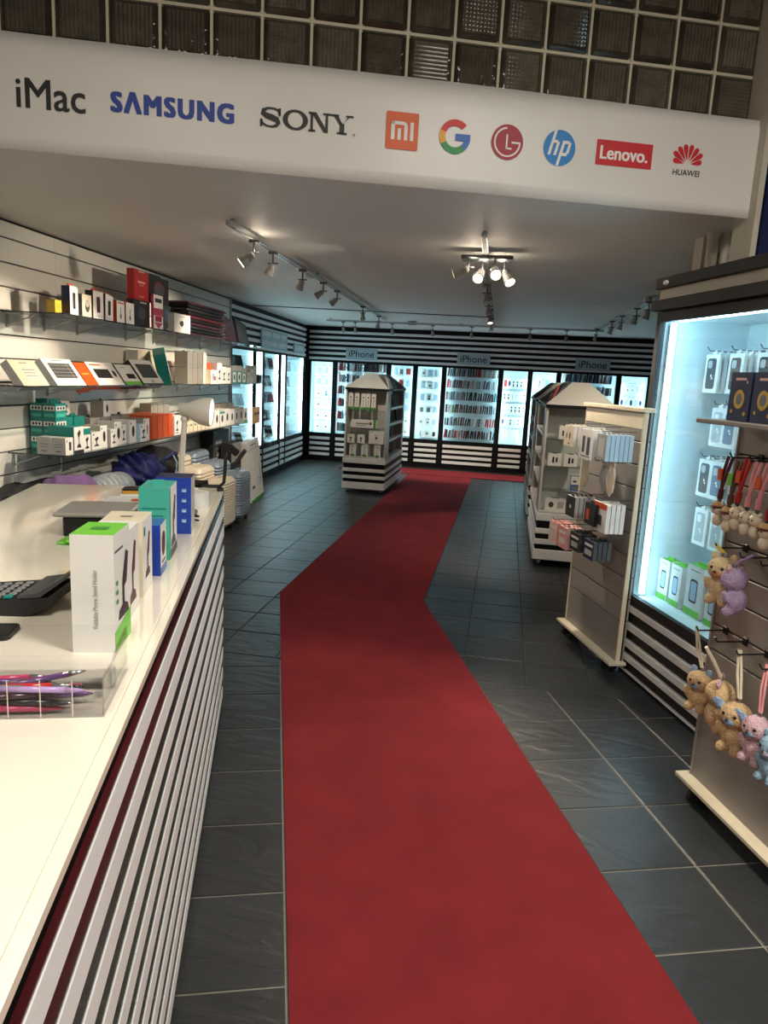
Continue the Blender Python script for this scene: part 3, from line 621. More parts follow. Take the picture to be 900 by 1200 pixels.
# ------------------------------------------------------------------ ceiling tracks and spotlights
def track(label, p0, p1):
    d = Vector(p1) - Vector(p0); L = d.length; t = thing('light_track', label, 'light track', 'F', (p0[0], p0[1], 2.29), math.atan2(d.y, d.x), group='ceiling light tracks')
    b = MB(); b.box(0, L, -.014, .014, 0, .02, 'lightgrey'); b.box(0, L, -.016, -.013, -.006, .02, 'chrome'); b.box(0, L, .013, .016, -.006, .02, 'chrome'); b.build('rail', t)
    n = max(2, int(L / 1.6) + 1)
    for i in range(n): x = .06 + (L - .12) * i / (n - 1); MB().tube([(x, 0, .02), (x, 0, .04)], .012, 'lightgrey', 8).build('mount', t)
    MB().cbox(L * .32 - .06, L * .32 + .06, .018, .055, -.012, .038, 'lightgrey', .004).build('feed_box', t)
track('long light track over the counter side of the aisle', (-1.56, 3.85), (-1.72, 9.9))
track('light track along the middle of the ceiling', (-.19, 4.05), (-.27, 10.40))
track('light track over the long island', (1.22, 5.2), (1.12, 10.40))
track('cross track running across the ceiling in front of the rear wall', (-2.7, 10.45), (1.25, 10.47))
mb = MB(); mb.tube([(-3.25, 8.85, 2.322), (-.24, 9.31, 2.322)], .006, 'darkgrey', 6); single('ceiling_cable', mb.mesh('ceiling_cable'), 'thin dark cable stretched across the ceiling between two tracks', 'cable', 'F', (0, 0, 0))
M_head = mat('spot_housing', (150, 150, 148), .32, metal=.35, var=.04)
def head_mesh(lit, big):
    b = MB(); s = 1.3 if big else 1.0
    s *= .70; prof = [(0, .018), (.012, .026), (.03, .028), (.055, .030), (.075, .036), (.10, .042), (.104, .042)]
    pts = [(0, 0, -x * s) for x, r_ in prof]; b.tube(pts, [r_ * s for x, r_ in prof], M_head, 14)
    return b.mesh('housing')
HM = {(l, g): head_mesh(l, g) for l in (0, 1) for g in (0, 1)}
def lens_mesh(lit, big):
    s = (1.3 if big else 1.0) * .70; b = MB(); b.tube([(0, 0, -.1045 * s), (0, 0, -.106 * s)], .034 * s, M_lens if lit else M_lensoff, 14); return b.mesh('lens')
LM = {(l, g): lens_mesh(l, g) for l in (0, 1) for g in (0, 1)}
b = MB(); b.cbox(-.03, .03, -.012, .012, -.012, .004, 'iron', .003); AD = b.mesh('adapter')
b = MB(); b.tube([(0, 0, -.01), (0, 0, -.07)], .006, 'iron', 6); b.tube([(-.034, 0, -.07), (.034, 0, -.07)], .005, 'iron', 6); ST = b.mesh('stem')
def spot(label, x, y, aim, lit=0, big=0, power=1.0, rz=0.0, cone=70):
    t = thing('track_spotlight', label, 'spotlight', 'F', (x, y, 2.283), rz, group='ceiling track spotlights')
    place('adapter', AD, t); place('stem', ST, t)
    d = Vector(aim).normalized(); q = Vector((0, 0, -1)).rotation_difference(Matrix.Rotation(-rz, 3, 'Z') @ d).to_euler()
    h = place('housing', HM[(lit, big)], t, (0, 0, -.075), q); place('lens', LM[(lit, big)], h)
    if lit:
        ld = bpy.data.lights.new('spot_lamp', 'SPOT'); ld.energy = SPOT * power; ld.color = WARM; ld.spot_size = R(cone); ld.spot_blend = .5; ld.shadow_soft_size = .03
        lo = place('lamp_glow', ld, h, (0, 0, -.082 * (1.3 if big else 1.0)))
        if big:   # point light added behind the closed housing for a warm ceiling glow
            l2 = bpy.data.lights.new('added_ceiling_glow', 'POINT'); l2.energy = SPOT * .008; l2.color = WARM; l2.shadow_soft_size = .02; place('ceiling_glow_fill', l2, h, (0, 0, .03))
T1 = lambda y: -1.56 - .16 * (y - 3.85) / 6.05
for i, (y, aim, lit) in enumerate(((4.28, (-.75, -.25, -.62), 1), (4.67, (-.5, .3, -.8), 0), (5.43, (-.62, .55, -1.2), 1), (6.12, (-.9, .1, -.55), 1), (6.69, (-.9, .35, -.62), 1), (8.08, (-.08, .8, -1.1), 1), (9.25, (-.2, .4, -.9), 0))):
    spot(f'{"lit" if lit else "unlit"} grey spotlight, {ORD[i]} along the long track over the counter side', T1(y), y, aim, lit, 1 if i == 0 else 0, (1.0, 1, .9, 1.0, .8, .35, 1)[i])
for i, (x, y, aim, lit) in enumerate(((-.30, 4.62, (-.9, .1, -.35), 1), (-.22, 4.72, (-.2, -.8, -.6), 1), (-.14, 4.62, (.15, -.85, -.5), 1), (-.08, 4.72, (.5, -.55, -.85), 1))):
    t = spot(f'{["warm lit spotlight turned to the shelf wall", "warm lit spotlight facing straight forward", "brightest warm lit spotlight", "warm lit spotlight turned to the tall cabinet"][i]} in the middle ceiling cluster', x, y, aim, lit, 1, .8)
MB().cbox(-.16, .16, -.07, .07, 0, .022, 'iron', .006).build('cluster_bar', thing('spotlight_bar', 'grey metal bar carrying the cluster of four spotlights', 'light bracket', 'F', (-.19, 4.68, 2.266)))
for i, (y, lit) in enumerate(((5.9, 0), (6.9, 0), (7.9, 1), (9.0, 0))): spot(f'small {"lit" if lit else "unlit"} spotlight, {ORD[i]} behind the cluster on the middle track', -.2 - .012 * (y - 4), y, (.1, -.3, -.9), lit, 0, .5)
for i, (x, lit) in enumerate(((-2.45, 0), (-2.27, 1), (-1.72, 1), (-1.13, 1), (-.57, 1), (.25, 1), (.75, 0))): spot(f'small {"lit" if lit else "unlit"} spotlight, {ORD[i]} along the cross track by the rear wall', x, 10.46, (.05, .5, -.85), lit, 0, .5)
for i, (y, lit) in enumerate(((5.25, 1), (6.75, 0), (7.3, 0), (8.1, 1), (8.75, 0), (10.0, 1))): spot(f'small {"lit" if lit else "unlit"} spotlight, {ORD[i]} along the track over the long island', 1.2 - .02 * (y - 5), y, (-.6, .72, -1.25) if i == 0 else (-.2, .2, -.9), lit, 0, .55 if i == 0 else .5)  # first head is an extra one, added to light the nearer island's front
# entrance hall lamps (overhead, behind the photographer)
for i, (x, y) in enumerate(((-.7, -.2), (1.5, -.1))):
    t = thing('ceiling_lamp', ('square ceiling lamp over the counter end of the entrance hall', 'square ceiling lamp over the display stand in the entrance hall')[i], 'lamp', 'N', (x, y, 3.56), group='entrance hall lamps')
    MB().cbox(-.4, .4, -.4, .4, 0, .06, 'white', .01).build('housing', t)
    MB().box(-.37, .37, -.37, .37, -.006, 0, mat('hall_diffuser', (255, 236, 206), .5, emit=2.0)).build('diffuser', t)
    ld = bpy.data.lights.new('hall_lamp', 'AREA'); ld.shape = 'SQUARE'; ld.size = .74; ld.energy = HALL * (.62, 1.55)[i]; ld.color = NEUT
    place('lamp_glow', ld, t, (0, 0, -.012))
# ------------------------------------------------------------------ free-standing islands on castors
def castor(parent, x, y):
    b = MB(); b.tube([(x - .012, y, .03), (x + .012, y, .03)], .028, 'chrome', 12); c = b.build('castor', parent)
    b = MB(); b.box(x - .018, x - .014, y - .012, y + .012, .03, .075, 'iron'); b.box(x + .014, x + .018, y - .012, y + .012, .03, .075, 'iron'); b.box(x - .022, x + .022, y - .02, y + .02, .068, .078, 'iron'); b.build('fork', c)
def island(label, x, y, L=1.55, far=True):
    t = thing('display_island', label, 'display island', 'F', (x, y, 0), group='display islands on castors'); W = .57; X = W / 2
    MB().box(-X + .015, X - .015, .015, L - .015, .070, .462, M_blk).build('base', t)
    for z0, z1 in ((.062, .150), (.196, .240), (.288, .332), (.398, .462)):
        for (a, b_, c, d) in ((-X, X, 0, .016), (-X, X, L - .016, L), (-X, -X + .016, .016, L - .016), (X - .016, X, .016, L - .016)): MB().cbox(a, b_, c, d, z0, z1, M_bar, .003).build('stripe_board', t)
    for cx in (-X + .06, X - .06):
        for cy in (.08, L - .08): castor(t, cx, cy)
    MB().cbox(-X + .008, X - .008, .008, L - .008, .462, .478, M_islg, .003).build('deck', t)
    for s in (-1, 1): MB().cbox(s * (X - .02) - .010, s * (X - .02) + .010, .02, .28, .478, 1.34, M_islg, .002).build('side_panel', t); MB().cbox(s * (X - .02) - .010, s * (X - .02) + .010, L - .12, L - .02, .478, 1.34, M_islg, .002).build('side_panel', t)
    MB().box(-X + .03, X - .03, .20, .215, .478, 1.34, M_islg).build('back_board', t)
    MB().box(-X + .03, X - .03, L - .035, L - .02, .478, 1.34, M_islg).build('end_board', t)
    MB().box(-.10, .10, .216, L - .036, .478, 1.34, M_islg).build('spine_board', t)
    for z in (.655, .86, 1.085): MB().box(-X + .03, X - .03, .03, .20, z - .008, z, M_shelf).build('front_shelf', t)
    for s in (-1, 1):
        for z in (.70, .91, 1.12):
            MB().box(min(s * .101, s * (X - .012)), max(s * .101, s * (X - .012)), .285, L - .125, z - .008, z, M_islg).build('side_shelf', t); MB().box(min(s * (X - .011), s * (X - .008)), max(s * (X - .011), s * (X - .008)), .30, L - .14, z - .028, z + .006, 'white').build('label_strip', t)
    MB().box(-X, X, 0, L, 1.34, 1.368, M_blk).build('cornice', t)
    z0, z1 = 1.368, 1.556
    for e in (0, 1):
        ya, yb = (0, .26) if e == 0 else (L, L - .26); d = .016 if e == 0 else -.016
        b = MB(); P = [(-X, ya, z0), (X, ya, z0), (.07, yb, z1), (-.07, yb, z1)]
        b.add(P + [(p[0], p[1] + d, p[2]) for p in P], [(0, 1, 2, 3), (4, 5, 6, 7), (0, 1, 5, 4), (1, 2, 6, 5), (2, 3, 7, 6), (3, 0, 4, 7)], M_islg); b.build('roof_end', t)
    b = MB(); b.prism([(-.20, z0), (.20, z0), (.03, z1 - .01), (-.03, z1 - .01)], .28, L - .28, M_islg, 'y'); b.build('roof_ridge', t)
    return t
IA = (-1.765, 9.0); IB = (.605, 6.0); IC = (.605, 8.1)
island('grey gabled display island with striped base standing by the red carpet', *IA)
island('nearer grey gabled display island beside the slat stand', *IB)
island('farther grey gabled display island hidden behind the first one', *IC)
def holder_box(name, label, fr, loc, w, d, h, decals, front='white', side=None, top=None, rz=0, rx=0, group=None, cat='box', ry=0): return single(name, pack_mesh(w, d, h, front, side, top, None, decals), label, cat, fr, loc, rz, rx, group, ry)
# items on the first island (front faces -Y)
ix, iy = IA
for i in range(5):
    holder_box('slim_box', f'slim white box with green foot, {ORD[i]} on the top shelf of the carpet island', 'F', (ix - .215 + (0, .08, .165, .228, .30)[i], iy + .05, 1.087), .058, .04, .22, (('f', 'r', .5, .08, 1, .16, 'green'), ('f', 'e', .5, .72, .4, .08, 'black'), ('f', 'r', .5, .42, .1, .36, 'grey')), group='slim boxes on the island by the carpet')
holder_box('long_box', 'long white box with green end on the second island shelf by the carpet', 'F', (ix - .03, iy + .05, .862), .34, .05, .10, (('f', 'r', .92, .5, .10, 1, 'green'), ('f', 'r', .45, .5, .5, .12, 'darkgrey'), ('f', 'r', .4, .25, .4, .08, 'green'), ('f', 'e', .76, .55, .08, .4, 'black')))
for i, x in enumerate((-.195, -.06)): holder_box('gadget_box', ('small white box with black gadget at the outer end', 'small white box with black gadget in the middle')[i] + ' of the third island shelf', 'F', (ix + x, iy + .05, .657), .095, .06, .11, (('f', 'e', .5, .62, .4, .14, 'black'), ('f', 'r', .5, .35, .14, .4, 'black')))
holder_box('cable_box', 'wide white box with a cable loop on the third island shelf', 'F', (ix + .14, iy + .06, .657), .20, .05, .17, (('f', 'e', .5, .45, .14, .2, 'softblack'), ('f', 'r', .45, .65, .2, .04, 'grey'), ('f', 'r', .2, .9, .1, .06, 'grey')))
for i, x in enumerate((-.17, -.01, .16)): holder_box('bottle_card', f'tall white card with green foot, {ORD[i]} on the island deck by the carpet', 'F', (ix + x, iy + .07, .480), .085, .02, .17, (('f', 'r', .5, .09, .6, .18, 'green'), ('f', 'r', .4, .4, .06, .5, 'softblack'), ('f', 'e', .55, .75, .25, .08, 'black'), ('f', 'r', .6, .4, .05, .4, 'grey')), group='tall cards on the island deck')
def folio(label, fr, loc, c, rz, rx, ry=0, w=.10, h=.16, d=.014, group=None): return single('folio_case', case_mesh(c, w, d, h), label, 'phone case', fr, loc, rz, rx, group, ry)
for s, (bx, by), nm, rows in ((1, IA, 'the carpet island', (.478, .70, .91, 1.12)), (-1, IB, 'the nearer long island', (.478, .70, .91, 1.12))):
    for r_, z in enumerate(rows):
        for i in range(4 if s > 0 else 3):
            c = (['plum', 'crimson', 'grey', 'lightgrey'], ['softblack', 'slateblue', 'lightgrey', 'grey'], ['lightgrey', 'slateblue', 'grey', 'softblack'], ['plum', 'softblack', 'slateblue', 'grey'])[r_][i] if s > 0 else (['offwhite', 'white', 'palepink'], ['white', 'palepink', 'lightgrey'], ['palepink', 'red', 'white'], ['lightgrey', 'white', 'palepink'])[r_][i]
            folio(f'{NM[c]} folio case, {ORD[i]} on the {("lowest", "third", "second", "top")[r_]} side shelf of {nm}', 'F', (bx + s * .182, by + .40 + i * .22, z + .013), c, 0, .62, w=.13, h=.175, d=.024, group='folio cases on ' + nm)
    for i in range(7):
        c = (['offwhite', 'offwhite', 'softblack', 'plum', 'softblack', 'black', 'softblack'] if s > 0 else ['red', 'offwhite', 'lightgrey', 'teal', 'teal', 'teal', 'teal'])[i]
        folio(f'{NM[c]} folder, {ORD[i]} standing on the roof side of {nm}', 'F', (bx + s * (.235 if i < 3 else .20), by + .34 + i * .11, 1.370), c, .0, -.25, -s * .42, w=.022, h=.17, d=.13, group='folders on the roof of ' + nm)
ix, iy = IB
holder_box('gadget_box', 'white box with black cap on the top shelf of the nearer island', 'F', (ix - .10, iy + .06, 1.087), .11, .06, .11, (('f', 'r', .3, .45, .1, .4, 'black'), ('f', 'r', .5, .45, .1, .5, 'black'), ('f', 'r', .75, .4, .14, .4, 'black'), ('h', 'r', 0, 0, .4, .1, 'black')))
for i, x in enumerate((-.17, -.04)): holder_box('gadget_box', ('outer', 'inner')[i] + ' white box with two black earpieces on the second shelf of the nearer island', 'F', (ix + x, iy + .06, .862), .11, .06, .10, (('f', 'r', .4, .5, .14, .5, 'black'), ('f', 'r', .65, .5, .14, .4, 'black'), ('h', 'r', 0, 0, .4, .08, 'darkgrey')))
holder_box('blue_box', 'white and blue printed box on the third shelf of the nearer island', 'F', (ix + .02, iy + .06, .657), .10, .05, .14, (('f', 'r', .5, .5, .92, .94, 'blue'), ('f', 'r', .5, .66, .8, .5, 'white'), ('f', 'r', .5, .2, .7, .2, 'grey'), ('f', 'r', .4, .6, .3, .1, 'softblack')))
holder_box('camera_box', 'low white box with a round dark gadget on the deck of the nearer island', 'F', (ix - .13, iy + .07, .480), .17, .06, .10, (('f', 'e', .3, .5, .26, .5, 'darkgrey'), ('f', 'r', .75, .5, .3, .6, 'lightgrey'), ('h', 'r', 0, 0, .4, .1, 'grey')))
# ------------------------------------------------------------------ tall bright cabinet by the entrance (N frame, front faces -X)
RX = -math.pi / 2
t = thing('display_cabinet', 'tall brightly lit cabinet with dark frame and striped base by the entrance', 'cabinet', 'N', (1.9, 2.65, 0), RX)
# local x = -y direction: x from -.80 (far, y=3.45) to +.80 (near); local y = depth (+x world N)
X = .80; D = .52
b = MB(); b.box(-X, -X + .035, 0, .03, .06, 1.905, M_darkbrown); b.box(X - .035, X, 0, .03, .06, 1.905, M_darkbrown); b.box(-X + .035, X - .035, 0, .03, 1.858, 1.905, M_darkbrown); b.box(-X + .035, X - .035, 0, .03, .40, .446, M_darkbrown); b.build('frame', t)
for s in (-1, 1): MB().box(s * X - (.018 if s > 0 else 0), s * X + (0 if s > 0 else .018), .031, D, .06, 1.905, M_beige).build('side_panel', t)
b = MB(); b.box(-X + .019, X - .019, D - .02, D, .40, 1.9, M_int); b.box(-X + .019, X - .019, .031, D - .02, .40, .43, M_int); b.box(-X + .019, X - .019, .031, D - .02, 1.875, 1.9, M_int); b.box(-X + .019, -X + .026, .031, D - .02, .43, 1.875, M_int); b.box(X - .026, X - .019, .031, D - .02, .43, 1.875, M_int); b.build('interior', t)
for s in (-1, 1): MB().box(min(s * (X - .046), s * (X - .050)), max(s * (X - .046), s * (X - .050)), .050, .086, .446, 1.858, 'lightgrey').build('light_shield', t)  # strips added to keep tube light off the side walls
for x in (-X + .062, X - .062): MB().box(x - .007, x + .007, .060, .074, .45, 1.855, M_tube2).build('light_tube', t)
MB().box(-X + .1, X - .1, .060, .074, 1.858, 1.872, M_tube2).build('light_tube', t)  # top tube added to brighten the interior more evenly
MB().box(-X + .035, X - .035, .010, .015, .446, 1.858, M_glass).build('glass_pane', t)
MB().box(-X, X, .02, D, .0, .40, M_darkbrown).build('base', t)
for z0, z1 in ((.085, .118), (.158, .196), (.252, .290), (.352, .388)): MB().cbox(-X, X, .0, .024, z0, z1, 'white', .002).build('white_slat', t)
MB().cbox(-X, X, .006, .022, .018, .028, M_bar, .002).build('base_trim', t)
for z0, z1, p, m in ((1.912, 1.962, -.03, M_darkbrown), (1.962, 2.018, .0, M_beige), (2.018, 2.07, -.02, M_darkbrown)): MB().cbox(-X + p * .7, X - p * .7, p, D, z0, z1, m, .003).build('crown_board', t)
b = MB(); b.ell((0, 0, 0), (.022, .010, .012), 'white', 10, 6); single('motion_sensor', b.mesh('motion_sensor'), 'small white oval sensor stuck on the dark crown of the tall cabinet', 'sensor', 'N', (1.874, 3.36, 2.040), RX)
zr = [1.735, 1.475, 1.215, .965]
for z in zr: MB().cbox(-.72, .72, D - .045, D - .02, z - .008, z + .008, 'darkgrey', .002).build('hook_bar', t)
HK = MB().tube([(0, 0, 0), (0, -.24, 0), (0, -.255, .018)], .0025, 'darkgrey', 6).mesh('hook')
def case_pack(c):
    b = MB(); w, h = .115, .19
    b.cbox(-w / 2, w / 2, 0, .018, 0, h, 'white', .003); b.poly([(x, -.0006, z) for x, z in rrect(0, .095, .074, .150, .014)], c)
    b.poly([(x, -.0010, z) for x, z in rrect(-.012, .140, .034, .038, .010)], 'lightgrey' if c != 'lightgrey' else 'white'); b.poly([(x, -.0010, z) for x, z in circ(.004, .085, .007, 8)], 'white'); b.poly([(x, -.0012, z) for x, z in circ(.012, .072, .006, 8)], 'white')
    b.box(-.016, .016, .006, .012, h, h + .018, 'white'); return b.mesh('case_pack')
CP = {c: case_pack(c) for c in ('darkgrey', 'black', 'slateblue', 'lightgrey', 'steelblue', 'brown')}
RN = ['top', 'second', 'third', 'lowest']
rows = [[(3.335, 'darkgrey'), (3.145, 'brown'), (2.94, 'black'), (2.74, 'darkgrey')], [(3.225, 'lightgrey'), (3.13, 'steelblue'), (2.955, 'black'), (2.76, 'slateblue')], [(3.275, 'darkgrey'), (3.175, 'steelblue'), (3.00, 'lightgrey'), (2.80, 'black')], [(3.255, 'lightgrey'), (3.12, 'lightgrey'), (2.955, 'black'), (2.76, 'darkgrey')]]
for r_, rw in enumerate(rows):
    for i, (y, c) in enumerate(rw):
        z = zr[r_] - .022 - .19
        place('hook', HK, t, (2.65 - y, D - .04, zr[r_] - .006))
        for q in range(4):
            single('case_pack', CP[c], f'{NM[c]} case pack, {ORD[q]} on the {ORD[i]} hook, {RN[r_]} row of the bright cabinet', 'phone case', 'N', (2.16 + q * .032, y, z + (.0)), RX, 0, 'case packs in the bright cabinet')
for i, y in enumerate((3.36, 3.245, 3.085, 2.93, 2.78)):
    big = i in (2,)
    holder_box('green_box', f'white phone pouch box with green foot, {ORD[i]} on the floor of the bright cabinet', 'N', (2.06, y, .432), .135 if big else .095, .07, .255 if big else .215, (('f', 'r', .5, .07, 1, .14, 'lime'), ('f', 'p', .5, .5, .46, .46, 'softblack'), ('f', 'p', .5, .5, .36, .38, 'paleblue'), ('f', 'r', .5, .9, .6, .02, 'grey'), ('h', 'r', 0, 0, .5, .06, 'lime')), top='lime', rz=RX, group='green footed boxes in the bright cabinet')
# ------------------------------------------------------------------ slat stands (N frame, front faces -X)
def slat_stand(label, xf, y0, y1, ztop, grooves, cream_top):
    t = thing('slat_stand', label, 'display stand', 'N', (xf, (y0 + y1) / 2, 0), RX); w = (y1 - y0); X = w / 2
    MB().box(-X + .012, X - .012, .012, .036, .05, ztop, M_groove).build('core', t)
    g = [.055] + grooves + [ztop]
    for a, b_ in zip(g, g[1:]): MB().cbox(-X + .012, X - .012, 0, .014, a + .003, b_ - .003, M_taupe, .002).build('slat_board', t); MB().cbox(-X + .012, X - .012, .034, .046, a + .003, b_ - .003, M_taupe, .002).build('slat_board', t)
    for s in (-1, 1): MB().cbox(s * (X - .006) - .006, s * (X - .006) + .006, -.004, .020, .05, ztop, 'cream' if cream_top else M_taupe, .002).build('side_trim', t)
    MB().cbox(-X - .02, X + .02, -.05, .048, .058, .076, 'cream', .003).build('base_tray', t)
    for x in (-X + .08, X - .08):
        for y in (-.025, .022):
            b = MB(); b.tube([(x - .01, y, .028), (x + .01, y, .028)], .027, M_rubber, 10); c = b.build('castor', t)
            MB().box(x - .014, x + .014, y - .012, y + .012, .045, .058, 'iron').build('fork', c)
    if cream_top: MB().cbox(-X - .012, X + .012, -.02, .049, ztop, ztop + .022, 'cream', .003).build('cap', t); MB().box(-X + .014, X - .014, -.003, .0, ztop - .085, ztop - .008, 'cream').build('header', t)
    return t
s1 = slat_stand('cream edged slat stand hung with small packs beside the nearer island', 1.85, 3.36, 4.05, 1.41, [.30, .42, .54, .66, .78, .90, 1.02, 1.14, 1.26], True)
HK2 = MB().tube([(0, 0, 0), (0, -.19, 0), (0, -.20, .014)], .0025, 'darkgrey', 6).mesh('hook')
s1c = (3.36 + 4.05) / 2
S1I = [  # (y, z of hook, packs)
 (3.84, 1.312, 'two', .115, .115, 4), (3.60, 1.312, 'dark', .10, .16, 4), (3.50, 1.30, 'dark', .09, .155, 3), (3.41, 1.312, 'pale', .11, .14, 6)]
def stackpacks(y, zh, n, w, h, front, side, decals, name, label, group, x0=1.66, st=.026, d=.022, cat='package'):
    place('hook', HK2, s1, (s1c - y, 0, zh + .004))
    for q in range(n):
        holder_box(name, f'{label}, {ORD[q]} on its slat stand hook', 'N', (x0 + q * st, y, zh - h * 1.08), w, d, h, decals + (('h', 'r', 0, 0, .3, .08, front),), front, side, rz=RX, group=group, cat=cat)
stackpacks(3.84, 1.312, 4, .125, .115, 'cream', 'white', (('f', 'e', .3, .5, .12, .3, 'black'), ('f', 'e', .65, .5, .14, .35, 'black'), ('f', 'r', .6, .12, .2, .06, 'red')), 'earphone_pack', 'cream pack with two black earphones', 'earphone packs')
stackpacks(3.60, 1.312, 4, .16, .16, 'white', 'white', (('f', 'p', .3, .5, .2, .55, 'darkgrey'), ('f', 'p', .68, .45, .24, .6, 'darkgrey'), ('f', 'r', .5, .1, .7, .04, 'grey')), 'charger_pack', 'white pack with two dark chargers', 'charger packs')
stackpacks(3.42, 1.30, 6, .11, .135, 'warmgrey', 'paleblue', (('f', 'r', .5, .5, .6, .7, 'lightgrey'),), 'cable_pack', 'grey faced pack with pale blue edge', 'pale blue packs', st=.025)
for i, y in enumerate((3.69, 3.46, 3.33 + .05)):
    place('hook', HK2, s1, (s1c - y, 0, 1.15))
    b = MB(); b.ell((0, .012, .07), (.045, .012, .075), 'cream' if i != 1 else 'lightgrey', 10, 8, fn=lambda d: 1 + .12 * math.sin(d.x * 7 + d.z * 5)); b.box(-.03, .03, .010, .014, .14, .165, 'cream')
    single('fabric_pouch', b.mesh('fabric_pouch'), ('cream fabric pouch hanging at the far end of the slat stand', 'grey fabric pouch hanging in the middle of the slat stand', 'cream fabric pouch hanging at the near end of the slat stand')[i], 'pouch', 'N', (1.70, y, .985), RX, 0, 'fabric pouches')
stackpacks(3.72, .925, 5, .12, .115, 'softblack', 'lightgrey', (('f', 'e', .5, .5, .2, .2, 'white'),), 'case_card', 'black case card with pale edge', 'black case cards')
stackpacks(3.47, .930, 3, .12, .115, 'black', 'black', (('f', 'r', .3, .45, .3, .5, 'orange'),), 'strap_card', 'black card with orange patch', 'orange patch cards')
for i, (y, x) in enumerate(((3.355, 1.69), (3.26, 1.71))):
    place('hook', HK2, s1, (s1c - (3.38 + .0 * i), 0, .952 + .0 * i)) if i == 0 else None
stackpacks(3.40, .950, 4, .16, .15, 'white', 'white', (('f', 'r', .5, .90, 1, .2, 'orange'), ('f', 'p', .55, .4, .3, .35, 'darkgrey'), ('f', 'r', .2, .4, .12, .4, 'grey')), 'orange_pack', 'white pack with orange head band', 'orange banded packs', x0=1.68)
for y, n, c, s_, nm in ((3.93, 4, 'palepink', 'pink', 'pale pink patterned pack'), (3.79, 4, 'pink', 'palepink', 'darker pink patterned pack'), (3.62, 4, 'softblack', 'darkgrey', 'black patterned pack'), (3.44, 4, 'navy', 'darkgrey', 'navy patterned pack')):
    stackpacks(y, .735, n, .12, .125 if c in ('palepink', 'pink') else .10, c, s_, (('f', 'r', .5, .75, .8, .14, 'white'), ('f', 'r', .5, .35, .7, .3, 'lightgrey' if c in ('softblack', 'navy') else 'offwhite')), 'patterned_pack', nm, 'patterned packs', x0=1.66)
s2 = slat_stand('taupe slat stand hung with soft toys and charms by the entrance', 1.62, 1.45, 2.29, 1.42, [.594, .69, .80, .90, 1.003, 1.10, 1.21, 1.317], False)
s2c = (1.45 + 2.29) / 2
MB().cbox(-.42, .42, -.17, .05, 1.42, 1.436, M_taupe, .003).build('top_shelf', s2)
HK3 = MB().tube([(0, 0, 0), (0, -.11, 0), (0, -.12, .016)], .003, 'black', 6).mesh('hook')
PLATE = MB().cbox(-.012, .012, -.008, 0, -.014, .014, 'black', .002).mesh('hook_plate')
def hook3(y, z): h = place('hook', HK3, s2, (s2c - y, 0, z)); place('hook_plate', PLATE, h)
# navy gift boxes on the top shelf
for i, y in enumerate((2.10, 1.985)):
    holder_box('gift_box', ('navy gift box with yellow dots at the far end of the stand top', 'navy gift box with yellow dots standing second on the stand top')[i], 'N', (1.47, y, 1.437), .105, .06, .155, (('f', 'e', .5, .45, .5, .4, 'yellow'), ('f', 'e', .5, .45, .3, .24, 'slateblue'), ('f', 'e', .2, .2, .1, .08, 'yellow'), ('f', 'e', .82, .16, .12, .09, 'yellow'), ('f', 'e', .8, .8, .08, .06, 'palepink'), ('f', 'r', .5, .86, .5, .05, 'palepink')), 'navy', 'navy', rz=RX, group='navy gift boxes')
# charms on straps
def charm(label, y, z, strap, tagc, body, hat, x=1.50):
    t = thing('strap_charm', label, 'charm', 'N', (x, y, z), RX, group='charms on straps')
    b = MB(); b.ell((0, 0, .0), (.020, .017, .022), body, 10, 8); b.ell((0, 0, .036), (.024, .021, .022), body, 10, 8); b.ell((-.017, 0, .056), .008, body, 6, 4); b.ell((.017, 0, .056), .008, body, 6, 4); b.smooth = True; b.build('figure', t)
    b = MB(); b.ell((-.008, -.020, .038), .0025, 'black', 6, 4); b.ell((.008, -.020, .038), .0025, 'black', 6, 4); b.build('eyes', t)
    if hat: b = MB(); b.ell((0, 0, .050), (.026, .023, .014), hat, 10, 6); b.ell((0, -.006, .045), (.028, .026, .005), 'maroon', 10, 4); b.build('cap', t)
    b = MB(); b.tube([(0, 0, .056), (0, 0, .075)], .0035, 'chrome', 6); b.ell((0, 0, .066), (.012, .004, .010), 'iron', 8, 5); b.build('clasp', t)
    b = MB(); b.tube([(0, 0, .072), (.002, .0, .105)], .010, strap, 8); b.tube([(.002, 0, .10), (-.006, .004, .16), (-.012, .02, .215)], .006, strap, 6); b.tube([(.002, 0, .10), (.012, .004, .16), (.012, .02, .215)], .006, strap, 6); b.build('strap', t)
    if tagc: MB().box(-.012, .008, -.012, -.008, .135, .175, tagc).build('tag', t)
for a in (('capped figure charm on a dark red strap, nearest the bright cabinet', 2.17, 1.10, 'maroon', 'orange', 'cream', 'tan'), ('half hidden capped charm on a brown strap with lime tag', 2.115, 1.09, 'brown', 'lime', 'cream', 'tan'), ('cream charm on a bright red strap with orange tag', 2.075, 1.105, 'red', 'orange', 'cream', None), ('sitting cream charm on a pale pink strap', 2.025, 1.10, 'pink', None, 'cream', None), ('cream charm with bow on a pink strap with orange tag', 1.975, 1.10, 'pink', 'orange', 'cream', None), ('capped charm on a red strap nearest the photographer', 1.925, 1.075, 'crimson', None, 'cream', 'tan'), ('cream charm on a coral strap at the frame edge', 1.87, 1.09, 'red', 'orange', 'cream', None)): charm(*a)
for y in (2.15, 2.05, 1.95, 1.87): hook3(y, 1.315)
